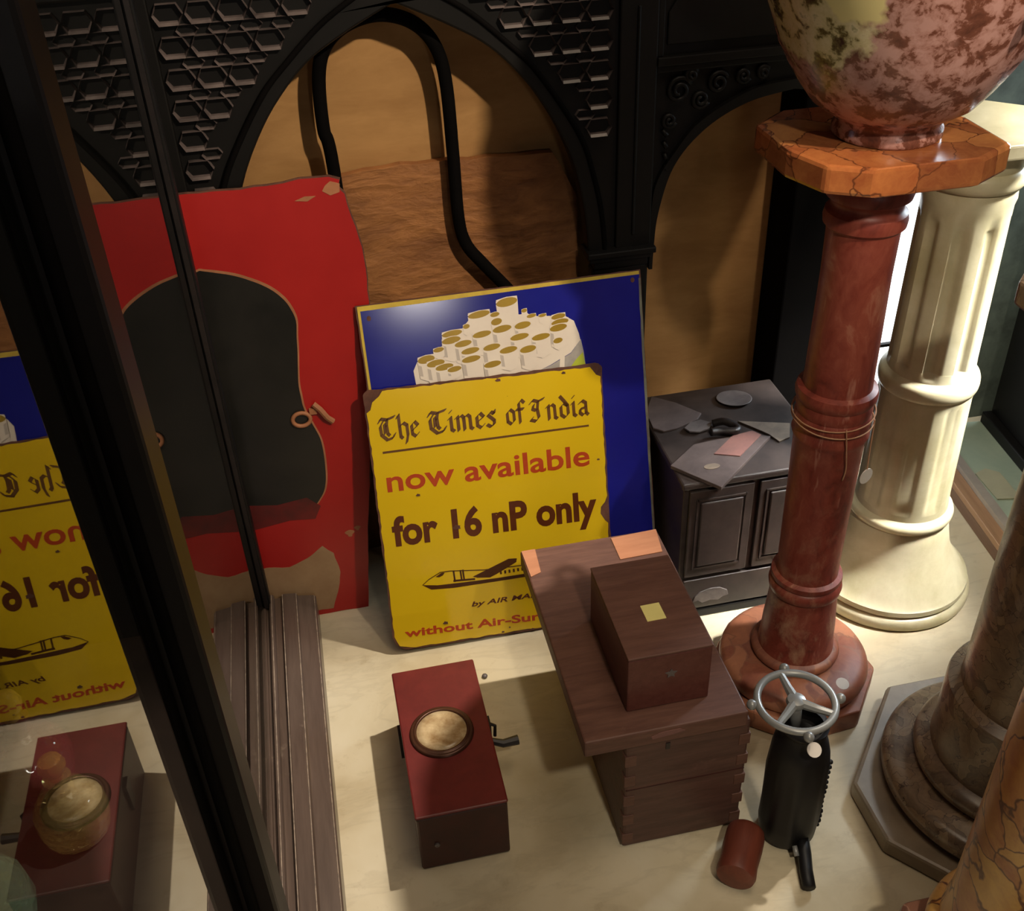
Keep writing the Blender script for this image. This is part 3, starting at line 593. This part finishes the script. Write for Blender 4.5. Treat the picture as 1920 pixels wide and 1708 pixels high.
bm = bmesh.new(); box(bm, -0.080, -0.075, 0.03, 0.055, 0.06, 0.12); link('hinge', bm, 'iron', rb)
bm = bmesh.new(); lathe(bm, [(0.0045, 0.0), (0.0045, 0.003), (0.002, 0.004)], 12)
bmesh.ops.rotate(bm, cent=(0, 0, 0), matrix=Matrix.Rotation(PI / 2, 3, 'X'), verts=bm.verts); link('nail_head', bm, 'silver', rb, loc=(-0.045, -0.159, 0.062))

# ------------------------------------------------------------------ wooden chest with small box on it
ch = thing('wooden_chest', 'dark wooden chest with wide overhanging lid standing left of the red marble pedestal', 'chest', (0.453, 1.24, 0))
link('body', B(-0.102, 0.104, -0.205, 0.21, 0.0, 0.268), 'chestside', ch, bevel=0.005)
link('lid', B(-0.172, 0.092, -0.216, 0.243, 0.2685, 0.302), 'chest', ch, bevel=0.003)
link('bare_patch', slab([(0.001, 0.236), (0.0905, 0.2405), (0.082, 0.176), (0.001, 0.174)], 0.302, 0.3035), 'paleply', ch)
link('bare_patch', slab([(-0.170, 0.2405), (-0.144, 0.241), (-0.148, 0.176), (-0.168, 0.168)], 0.302, 0.3035), 'paleply', ch)
for xa, xb in ((-0.1035, -0.0845), (0.0865, 0.1055)):
    for i in range(5): link('finger_joint', B(xa, xb, -0.2065, -0.19, 0.012 + i * 0.05, 0.036 + i * 0.05), 'chest', ch, bevel=0.001)
bm = bmesh.new(); plate([(-0.066, 0.288), (-0.05, 0.294), (-0.02, 0.295), (-0.012, 0.289), (-0.03, 0.285), (-0.064, 0.282)], -0.2172, -0.2158, bm); link('torn_paper', bm, 'paperb', ch)
bm = bmesh.new(); box(bm, -0.037, -0.030, -0.2065, -0.204, 0.238, 0.252); link('keyhole', bm, 'iron', ch)
bm = bmesh.new(); box(bm, -0.100, 0.102, -0.206, -0.2045, 0.150, 0.1515); link('plank_seam', bm, 'redside', ch)
sb = thing('small_wooden_box', 'small plain wooden box with pale yellow sticker resting on the chest lid', 'box', (0.427, 1.172, 0.302))
link('body', B(-0.067, 0.067, -0.105, 0.108, 0.0, 0.112), woody('box_wood', (84, 38, 30), (104, 58, 48), (24, 3, 24), 0.45, 0.2), sb, bevel=0.003)
link('top_board', B(-0.0675, 0.0675, -0.1055, 0.1085, 0.1122, 0.1165), 'chest', sb, bevel=0.0012)
link('sticker', B(-0.0155, 0.0155, -0.0175, 0.0185, 0.1165, 0.1172, mat=Matrix.Rotation(0.02, 4, 'Z') @ Matrix.Translation((0.0, -0.017, 0))), 'sticker', sb)
bm = plate([(0.002 + 0.010 * (1.0 if i % 2 == 0 else 0.5) * math.sin(i * PI / 5), 0.071 + 0.010 * (1.0 if i % 2 == 0 else 0.5) * math.cos(i * PI / 5)) for i in range(10)], -0.1062, -0.1048); link('keyhole_plate', bm, 'silver', sb)

# ------------------------------------------------------------------ black cabinet with things on it
cb = thing('black_cabinet', 'low black wooden cabinet with two panelled doors standing under the right arch', 'cabinet', (0.765, 1.685, 0))
link('body', B(-0.148, 0.15, -0.150, 0.158, 0.02, 0.345), 'dustyblack', cb, bevel=0.003)
link('top', B(-0.155, 0.157, -0.160, 0.160, 0.345, 0.36), 'dustyblack', cb, bevel=0.004)
link('plinth', B(-0.152, 0.154, -0.157, 0.158, 0.0, 0.022), 'ebony', cb, bevel=0.003)
for xa, xb in ((-0.138, -0.006), (0.006, 0.140)):
    d = link('door', B(xa, xb, -0.158, -0.150, 0.118, 0.338), 'dustyblack', cb, bevel=0.002)
    bm = bmesh.new(); box(bm, xa + 0.022, xb - 0.022, -0.163, -0.157, 0.148, 0.310); link('door_panel', bm, 'dustyblack', d, bevel=0.006)
    bm = bmesh.new()
    for (a, b_, c, e) in ((xa + 0.016, xb - 0.016, 0.314, 0.318), (xa + 0.016, xb - 0.016, 0.140, 0.144)): box(bm, a, b_, -0.161, -0.157, c, e)
    for a in (xa + 0.014, xb - 0.018): box(bm, a, a + 0.004, -0.161, -0.157, 0.14, 0.318)
    link('door_bead', bm, 'dustyblack', d)
dr = link('drawer', B(-0.138, 0.140, -0.158, -0.150, 0.028, 0.108), 'dustyblack', cb, bevel=0.002)
pq = [(-0.117, 0.048), (-0.112, 0.064), (-0.10, 0.074), (-0.08, 0.080), (-0.058, 0.078), (-0.042, 0.068), (-0.038, 0.054), (-0.05, 0.052), (-0.06, 0.044), (-0.078, 0.048), (-0.095, 0.043), (-0.105, 0.052)]
link('handle_plate', plate(pq, -0.161, -0.158), 'silver', dr, bevel=0.001)
link('handle_plate', plate([(0.13 - x * 1.0 - 0.10, z_) for x, z_ in pq], -0.161, -0.158), 'ebony', dr, bevel=0.001)
ZC = 0.3605
def flat(name, pts, z0, t, m, label, cat, dz=None, bevel=0.0):
    cx = sum(p[0] for p in pts) / len(pts); cy = sum(p[1] for p in pts) / len(pts)
    o = link(name, slab([(x - cx, y - cy) for x, y in pts], 0, t), m, loc=(cx, cy, z0), bevel=bevel)
    return tag(o, label, cat)
op = tag(link('oval_plate', lathe(bmesh.new(), [(0.026, 0.0), (0.032, 0.003), (0.036, 0.006), (0.034, 0.006), (0.026, 0.003), (0.004, 0.003)], 40), 'silver', smooth=True, loc=(0.813, 1.782, ZC)), 'small grey oval dish on the black cabinet near its back edge', 'dish')
op.scale = (1.05, 0.86, 1); op.rotation_euler = (0, 0, -0.25)
bmc = bmesh.new(); cloth = [(0.648, 1.838), (0.69, 1.80), (0.728, 1.748), (0.712, 1.728), (0.66, 1.708), (0.632, 1.704), (0.614, 1.722), (0.618, 1.78)]
flat('folded_paper', cloth, ZC, 0.004, 'papera', 'crumpled grey paper lying on the back left corner of the black cabinet', 'paper', bevel=0.001)
flat('grey_card', [(0.674, 1.700), (0.692, 1.716), (0.716, 1.720), (0.734, 1.704), (0.722, 1.686), (0.698, 1.679), (0.680, 1.686)], ZC + 0.0045, 0.003, 'silver', 'small rounded grey card overlapping the crumpled paper on black cabinet', 'card')
brd = flat('thin_board', [(0.604, 1.583), (0.674, 1.493), (0.830, 1.628), (0.78, 1.648), (0.724, 1.644), (0.671, 1.639)], ZC, 0.008, 'papera', 'thin dark board jutting over the front edge of the black cabinet', 'board', bevel=0.001)
lb = link('round_label', lathe(bmesh.new(), [(0.014, 0.0), (0.014, 0.0012), (0.002, 0.0012)], 28), 'paperc', brd, loc=(0.68 - brd.location.x, 1.559 - brd.location.y, 0.008)); lb.scale = (1.15, 0.62, 1)
flat('pink_card', [(0.698, 1.596), (0.744, 1.576), (0.812, 1.634), (0.800, 1.652), (0.755, 1.645)], ZC + 0.0082, 0.002, 'paperb', 'pinkish card lying on the thin dark board', 'card')
flat('pale_paper', [(0.79, 1.702), (0.889, 1.667), (0.868, 1.621), (0.842, 1.612), (0.833, 1.640), (0.823, 1.656)], ZC, 0.003, 'paperc', 'pale worn paper strip lying beside the red pedestal on black cabinet', 'paper')
bm = bmesh.new(); tube(bm, spline([(0.735, 1.70, 0.368), (0.755, 1.69, 0.376), (0.772, 1.668, 0.374), (0.765, 1.652, 0.376), (0.735, 1.662, 0.374), (0.715, 1.66, 0.376)], 6), 0.008, 8)
tag(link('dark_bundle', bm, 'iron', smooth=True), 'dark curled leather scrap between the cards on black cabinet', 'scrap')

# ------------------------------------------------------------------ pedestals
def pedestal(name, label, x, y): return thing(name, label, 'pedestal', (x, y, 0))
rp = pedestal('marble_pedestal', 'tall red marble pedestal with orange octagonal top carrying the patterned vase', 0.776, 1.318)
link('plinth', slab(ngon(8, 0.158, PI / 8 + 0.1), 0, 0.046), 'plinth', rp, bevel=0.005)
link('base_moulding', lathe(bmesh.new(), [(0.128, 0.046)] + torusprof(0.140, 0.046, 0.042, 8, 0.018) + [(0.105, 0.092), (0.088, 0.093)] + torusprof(0.082, 0.093, 0.02, 6) + [(0.070, 0.114)], 64), 'plinth', rp, smooth='auto')
prof = [(0.070, 0.113), (0.067, 0.14), (0.066, 0.17), (0.0615, 0.225), (0.060, 0.252), (0.064, 0.256), (0.0655, 0.266), (0.0635, 0.275), (0.060, 0.278), (0.0635, 0.285), (0.0625, 0.292), (0.0545, 0.296), (0.0540, 0.32), (0.055, 0.42), (0.0560, 0.50), (0.0575, 0.585), (0.0600, 0.592), (0.0625, 0.600), (0.0600, 0.608), (0.0590, 0.612), (0.0615, 0.622), (0.0615, 0.632), (0.0585, 0.638), (0.0610, 0.648), (0.0605, 0.655), (0.0590, 0.66), (0.0640, 0.668), (0.0650, 0.676), (0.0630, 0.684), (0.0545, 0.688), (0.0540, 0.70), (0.0525, 0.80), (0.0515, 0.88), (0.0525, 0.945), (0.053, 0.955), (0.0590, 0.961), (0.0600, 0.970), (0.0580, 0.980), (0.0525, 0.984), (0.0505, 0.990), (0.0525, 0.997), (0.0605, 1.003), (0.0630, 1.014), (0.0600, 1.026), (0.0580, 1.028), (0.0570, 1.048)]
link('shaft', lathe(bmesh.new(), prof, 64), 'redmarble', rp, smooth='auto')
bm = slab([(-0.142, 0.092), (-0.142, -0.018), (-0.118, -0.088), (-0.068, -0.118), (0.088, -0.120), (0.148, -0.086), (0.150, 0.030), (0.115, 0.105), (0.05, 0.135), (-0.09, 0.135)], 1.048, 1.088); link('top_slab', bm, 'breccia', rp, bevel=0.006)
bm = bmesh.new()
for k in range(2): tube(bm, [(0.0655 * math.cos(a), 0.0655 * math.sin(a), 0.628 + 0.012 * k + 0.006 * math.sin(a + k)) for a in [i * PI / 24 for i in range(48)]], 0.0012, 5, closed=True)
tube(bm, spline([(-0.01, -0.066, 0.640), (-0.004, -0.0665, 0.60), (0.003, -0.063, 0.56), (0.002, -0.060, 0.535)], 5), 0.0012, 5)
tg = thing('price_tag', 'white round tag hanging on twine from the red marble pedestal', 'tag', (0.776, 1.318, 0.0))
link('twine', bm, 'string', tg, smooth=True)
bm = lathe(bmesh.new(), [(0.0145, 0.0), (0.0145, 0.0012), (0.003, 0.0012)], 28); bmesh.ops.rotate(bm, cent=(0, 0, 0), matrix=Matrix.Rotation(PI / 2, 3, 'X'), verts=bm.verts); bmesh.ops.rotate(bm, cent=(0, 0, 0), matrix=Matrix.Rotation(0.35, 3, 'Z'), verts=bm.verts)
link('tag_disc', bm, 'tag', tg, loc=(0.052, -0.046, 0.525))
bm = bmesh.new(); tube(bm, [(0.0535, -0.0395, 0.632), (0.053, -0.042, 0.58), (0.052, -0.0465, 0.539)], 0.001, 5); link('hanging_twine', bm, 'string', tg)
pt = tag(link('price_tag', lathe(bmesh.new(), [(0.012, 0.0), (0.012, 0.0015), (0.002, 0.0015)], 28), 'tag', loc=(0.825, 1.213, 0.089)), 'white round tag lying on the base of red marble pedestal', 'tag')
pt.rotation_euler = (0.25, 0, 0)

vz = thing('jardiniere_vase', 'large mauve sponge-patterned ceramic vase with painted medallion standing on the orange pedestal top', 'vase', (0.787, 1.320, 1.088))
vprof = [(0.070, 0.0), (0.074, 0.004), (0.074, 0.013), (0.070, 0.02), (0.073, 0.027), (0.088, 0.036), (0.108, 0.049), (0.126, 0.072), (0.143, 0.098), (0.158, 0.124), (0.170, 0.156), (0.184, 0.19), (0.198, 0.23), (0.208, 0.27), (0.212, 0.31), (0.206, 0.35), (0.190, 0.38), (0.184, 0.395), (0.196, 0.415), (0.194, 0.422), (0.178, 0.41), (0.174, 0.38), (0.19, 0.34), (0.19, 0.25), (0.14, 0.12), (0.06, 0.06)]
link('vase_body', lathe(bmesh.new(), vprof, 80), 'vase', vz, smooth=True)
for ang in (-1.27, -1.27 + PI):
    bm = bmesh.new(); ca, sa = math.cos(ang), math.sin(ang)
    pts = [(0.0 + (0.186 + 0.045 * math.sin(t)) * ca, (0.186 + 0.045 * math.sin(t)) * sa, 0.243 - 0.055 * math.cos(t)) for t in [i * PI / 16 for i in range(17)]]
    tube(bm, pts, lambda t: 0.010 - 0.003 * math.sin(PI * t), 10); link('handle', bm, 'gold', vz, smooth=True)

wp = pedestal('stone_pedestal', 'cream stone fluted pedestal standing behind and right of the red one', 1.098, 1.548)
def flute(r, z, a):
    if 0.545 <= z <= 0.850:
        e = min(1, (z - 0.545) / 0.015, (0.850 - z) / 0.015); return r - 0.0095 * max(0, e) * max(0, math.cos(a * 9 + 0.4)) ** 0.7
    if 0.24 <= z <= 0.49:
        e = min(1, (z - 0.24) / 0.012, (0.49 - z) / 0.012); return r - 0.004 * max(0, e) * (1 if math.cos(a * 9 + 0.4) > 0.1 else 0)
    return r
wprof = [(0.165, 0.0)] + torusprof(0.173, 0.0, 0.028, 6, 0.008) + [(0.160, 0.030), (0.164, 0.036), (0.163, 0.046), (0.156, 0.05), (0.146, 0.065), (0.128, 0.09), (0.114, 0.12), (0.105, 0.16), (0.099, 0.195)] + torusprof(0.105, 0.198, 0.022, 6, 0.008) + [(0.092, 0.225), (0.091, 0.238), (0.091, 0.24), (0.0905, 0.253), (0.0865, 0.478), (0.0865, 0.49), (0.0865, 0.497)] + torusprof(0.0925, 0.50, 0.034, 6, 0.006) + [(0.080, 0.54), (0.0795, 0.545), (0.0792, 0.56)] + [(0.079 - 0.0035 * i / 8, 0.56 + 0.275 * i / 8) for i in range(9)] + [(0.0755, 0.85), (0.0755, 0.868), (0.078, 0.88), (0.0765, 0.895)] + torusprof(0.086, 0.90, 0.034, 6, 0.01) + [(0.078, 0.94), (0.079, 0.975)]
link('shaft', lathe(bmesh.new(), wprof, 108, flute), 'stone', wp, smooth='auto')
link('top_slab', slab(ngon(8, 0.125, PI / 8), 0.975, 1.0), 'stone', wp, bevel=0.004)

gp = pedestal('marble_pedestal', 'broad grey marble pedestal on pale octagonal slab at the right edge behind orange one', 1.020, 0.985)
link('plinth', slab([(-0.25, -0.06), (-0.09, -0.248), (0.09, -0.248), (0.25, -0.06), (0.25, 0.06), (0.09, 0.245), (-0.088, 0.245), (-0.25, 0.058)], 0, 0.036), 'greyslab', gp, bevel=0.006)
link('base_moulding', lathe(bmesh.new(), [(0.19, 0.036)] + torusprof(0.206, 0.037, 0.046, 8, 0.02) + [(0.172, 0.086), (0.160, 0.090)] + torusprof(0.160, 0.091, 0.032, 6, 0.014) + [(0.137, 0.128)], 72), 'grey', gp, smooth='auto')
link('shaft', lathe(bmesh.new(), [(0.136, 0.126), (0.135, 0.14), (0.134, 0.258), (0.132, 0.264), (0.114, 0.272), (0.113, 0.29), (0.111, 0.6), (0.108, 0.85)] + torusprof(0.122, 0.86, 0.03, 6, 0.012) + [(0.112, 0.93)], 72), 'grey', gp, smooth='auto')
link('top_slab', slab(chamf(0.15, 0.15, 0.05), 0.93, 0.965), 'grey', gp, bevel=0.005)

fp = pedestal('marble_pedestal', 'orange and yellow mottled marble pedestal nearest the camera at bottom right corner', 0.805, 0.640)
link('plinth', slab([(x - 0.018, y - 0.022) for x, y in [(-0.10, -0.14), (0.10, -0.14), (0.14, -0.10), (0.14, 0.06), (0.065, 0.14), (-0.10, 0.14), (-0.14, 0.10), (-0.14, -0.10)]], 0, 0.15), 'brownslab', fp, bevel=0.008)
link('base_moulding', lathe(bmesh.new(), [(0.125, 0.15)] + torusprof(0.136, 0.151, 0.05, 8, 0.02) + [(0.121, 0.205)], 72), 'breccia2', fp, smooth='auto')
link('shaft', lathe(bmesh.new(), [(0.121, 0.204), (0.117, 0.23), (0.115, 0.26), (0.113, 0.55), (0.108, 0.9)] + torusprof(0.120, 0.905, 0.03, 6, 0.012) + [(0.11, 0.96)], 72), 'breccia2', fp, smooth='auto')

# ------------------------------------------------------------------ handwheel device and turned handle
hw_ = thing('handwheel_machine', 'small black cast iron machine with pale three-spoke handwheel in front of the red pedestal', 'machine', (0.632, 1.005, 0))
def cast(r, z, a): return r * (1 + 0.03 * math.sin(9 * a) * (1 if 0.02 < z < 0.2 else 0) + 0.015 * math.sin(31 * z * 7 + 3 * a))
link('body', lathe(bmesh.new(), [(0.040, 0.0), (0.047, 0.012), (0.049, 0.05), (0.049, 0.10), (0.049, 0.15), (0.0475, 0.19), (0.046, 0.215), (0.042, 0.235), (0.036, 0.245), (0.034, 0.262), (0.038, 0.268), (0.038, 0.272), (0.030, 0.272), (0.028, 0.25)], 48, cast), 'blackcast', hw_, smooth='auto')
wh = link('handwheel', tube(bmesh.new(), [(0.060 * math.cos(a), 0.060 * math.sin(a), 0.0) for a in [i * PI / 24 for i in range(48)]], 0.0062, 10, closed=True), 'wheel', hw_, smooth=True, loc=(-0.008, 0.022, 0.300))
bm = bmesh.new(); lathe(bm, [(0.014, -0.006), (0.016, 0.0), (0.014, 0.006), (0.006, 0.009)], 24)
for a in (PI * 0.5, PI * 0.5 + 2.25, PI * 0.5 - 2.25): tube(bm, [(0.008 * math.cos(a), 0.008 * math.sin(a), 0.0), (0.03 * math.cos(a), 0.03 * math.sin(a), -0.001), (0.058 * math.cos(a), 0.058 * math.sin(a), 0.0)], lambda t: 0.0085 - 0.003 * t, 8)
link('spokes', bm, 'wheel', wh, smooth='auto')
for a in (0.0, PI / 2, PI, 3 * PI / 2):
    bm = bmesh.new(); bmesh.ops.create_uvsphere(bm, u_segments=14, v_segments=8, radius=0.0085)
    link('rim_lug', bm, 'wheel', wh, smooth=True, loc=(0.070 * math.cos(a - 0.15), 0.070 * math.sin(a - 0.15), 0.0))
bm = bmesh.new(); tube(bm, [(-0.006, 0.018, 0.245), (-0.007, 0.02, 0.275), (-0.008, 0.022, 0.298)], 0.010, 12); link('spindle', bm, 'wheel', hw_, smooth=True)
bm = bmesh.new(); lathe(bm, [(0.0115, 0), (0.0115, 0.0015), (0.002, 0.0015)], 24); bmesh.ops.rotate(bm, cent=(0, 0, 0), matrix=Matrix.Rotation(0.7, 3, 'X'), verts=bm.verts)
link('tag_disc', bm, 'tag', hw_, loc=(-0.010, -0.054, 0.276))
bm = bmesh.new()
for k in range(14):
    z_ = 0.035 + k * 0.0125; a = -0.55; r = 0.049; bmesh.ops.create_uvsphere(bm, u_segments=8, v_segments=5, radius=random.uniform(0.003, 0.0052), matrix=Matrix.Translation((r * math.cos(a), r * math.sin(a), z_)))
link('rack_teeth', bm, 'blackcast', hw_, smooth=True)
bm = bmesh.new(); tube(bm, [(0.008, -0.040, 0.030), (0.004, -0.062, 0.020), (-0.004, -0.088, 0.013), (-0.012, -0.118, 0.012)], lambda t: 0.012 - 0.001 * t, 10); link('pedal', bm, 'blackcast', hw_, smooth=True)
bm = bmesh.new(); tube(bm, [(-0.010, -0.052, 0.030), (-0.011, -0.066, 0.022)], 0.0045, 8); link('pin', bm, 'wheel', hw_, smooth=True)
bm = bmesh.new(); lathe(bm, [(0.022, 0.0), (0.030, 0.003), (0.0325, 0.01), (0.031, 0.03), (0.0325, 0.06), (0.032, 0.085), (0.030, 0.094), (0.024, 0.099), (0.010, 0.1005)], 36)
hd = tag(link('turned_wood_handle', bm, 'redwood', smooth='auto'), 'short reddish brown wooden cylinder lying on the floor in front of the chest', 'handle')
dv = Vector((0.062, 0.094, 0.0)).normalized(); hd.rotation_mode = 'QUATERNION'; hd.rotation_quaternion = dv.to_track_quat('Z', 'Y'); hd.location = (0.503, 0.917, 0.0328)
bm = bmesh.new(); bmesh.ops.create_uvsphere(bm, u_segments=10, v_segments=6, radius=0.006, matrix=Matrix.Diagonal((1, 1, 0.6, 1)))
tag(link('loose_screw', bm, 'silver', smooth=True, loc=(0.196, 1.470, 0.0036)), 'tiny metal screw head on the floor between yellow sign and chest', 'screw')

# ------------------------------------------------------------------ glass display case on the left
GX = -0.225
dc = thing('display_case', 'tall black framed glass display case on a stepped dark rail along the left', 'display case', (GX, 0, 0))
RP = [(-0.03, 0.0), (0.108, 0.0), (0.108, 0.058), (0.104, 0.062), (0.072, 0.068), (0.068, 0.076), (0.042, 0.079), (0.038, 0.070), (0.024, 0.070), (0.022, 0.082), (0.014, 0.082), (0.012, 0.070), (0.006, 0.070), (0.005, 0.076), (-0.03, 0.076)]
bm = prism(bmesh.new(), RP, lambda u, v: (u, 0.25, v), lambda u, v: (u, 1.728, v)); link('base_rail', bm, 'rail', dc, bevel=0.0012)
for ex, ez in ((0.1045, 0.0618), (0.0685, 0.0758), (0.0405, 0.0788), (0.018, 0.082)): link('pale_edge', tube(bmesh.new(), [(ex, 0.26, ez), (ex, 1.726, ez)], 0.0011, 6), 'paleedge', dc)  # thin pale strips laid along the step edges of the rail
bm = bmesh.new(); box(bm, -0.016, 0.042, 0.855, 0.925, 0.076, 1.80); link('post', bm, 'postblack', dc, bevel=0.006)
pb = bmesh.new(); tube(pb, [(0.012, 0.853, 0.08), (0.012, 0.853, 1.8)], 0.007, 10); link('post_bead', pb, 'matteblack', dc, smooth=True)
bm = bmesh.new(); box(bm, -0.012, 0.016, 1.700, 1.728, 0.076, 1.80); link('post', bm, 'ebony', dc, bevel=0.003)
bm = bmesh.new(); box(bm, 0.004, 0.012, 1.694, 1.701, 0.076, 1.80); link('post_bead', bm, 'iron', dc)
link('glass_pane', B(-0.002, 0.002, 0.925, 1.700, 0.078, 1.80), 'pane', dc)
link('glass_pane', B(-0.002, 0.002, 0.10, 0.855, 0.078, 1.80), 'pane', dc)
bm = bmesh.new(); box(bm, -0.62, 0.03, 0.05, 1.74, 1.80, 1.86); link('top_frame', bm, 'ebony', dc, bevel=0.004)
link('back_board', B(-0.62, -0.012, 1.706, 1.722, 0.05, 1.80), 'ebony', dc)
link('side_board', B(-0.636, -0.62, 0.05, 1.722, 0.0, 1.80), 'ebony', dc)
link('case_floor', B(-0.62, -0.03, 0.05, 1.706, 0.0, 0.05), 'casefloor', dc)
def decanter(label, x, y, s, body, stop):
    t = thing('decanter', label, 'decanter', (x, y, 0.0505))
    P = [(0.030, 0.0), (0.046, 0.004), (0.052, 0.03), (0.050, 0.06), (0.036, 0.084), (0.018, 0.096), (0.014, 0.112), (0.020, 0.120)]
    link('bottle', lathe(bmesh.new(), [(r * s, z_ * s) for r, z_ in P], 16), body, t, smooth='auto')
    Q = [(0.010, 0.1205), (0.009, 0.126), (0.016, 0.134), (0.020, 0.146), (0.016, 0.158), (0.006, 0.164)]
    link('stopper', lathe(bmesh.new(), [(r * s, z_ * s) for r, z_ in Q], 12), stop, t, smooth='auto')
decanter('amber stoppered glass decanter inside the case near the thick post', -0.548, 1.25, 1.15, 'clear', 'amber')
decanter('pale green glass decanter inside the case at the left picture edge', -0.66, 1.09, 1.5, 'greenglass', 'greenglass')
decanter('wine tinted glass decanter furthest back inside the display case', -0.63, 1.375, 1.35, 'ruby', 'amber')

# ------------------------------------------------------------------ glazed case on the right
rc = thing('wall_case', 'low glazed wall case with brown wooden rail at the right behind the pedestals', 'display case', (1.372, 1.66, 0), (0, 0, -0.113))
link('rail', B(-0.002, 0.016, -0.75, 0.33, 0.0, 0.030), 'casewood2', rc, bevel=0.002)
link('rail_cap', B(-0.002, 0.030, -0.75, 0.33, 0.030, 0.046), 'casewood', rc, bevel=0.002)
link('inner_strip', B(0.030, 0.052, -0.75, 0.33, 0.0, 0.058), 'lintel', rc)
link('sill', B(0.052, 0.19, -0.75, 0.33, 0.0, 0.054), 'sill', rc)
link('dark_panel', B(0.19, 0.21, -0.75, 0.33, 0.0, 0.72), 'ebony', rc)
bm = bmesh.new(); box(bm, 0.165, 0.19, -0.75, 0.33, 0.054, 0.085); box(bm, 0.17, 0.19, -0.02, 0.02, 0.085, 0.72); box(bm, 0.165, 0.19, -0.75, 0.33, 0.70, 0.74); link('panel_frame', bm, 'ebony', rc, bevel=0.003)
link('dark_pane', B(0.186, 0.19, -0.72, -0.02, 0.085, 0.70), 'darkpane', rc)
cdp = [(-0.028, -0.05), (0.026, -0.06), (0.034, 0.04), (0.01, 0.062), (-0.022, 0.05)]
cd = flat('buff_card', [(1.462 + x, 1.72 + y) for x, y in cdp], 0.0545, 0.003, 'card', 'buff card lying on the pale green sill of the right wall case', 'card')
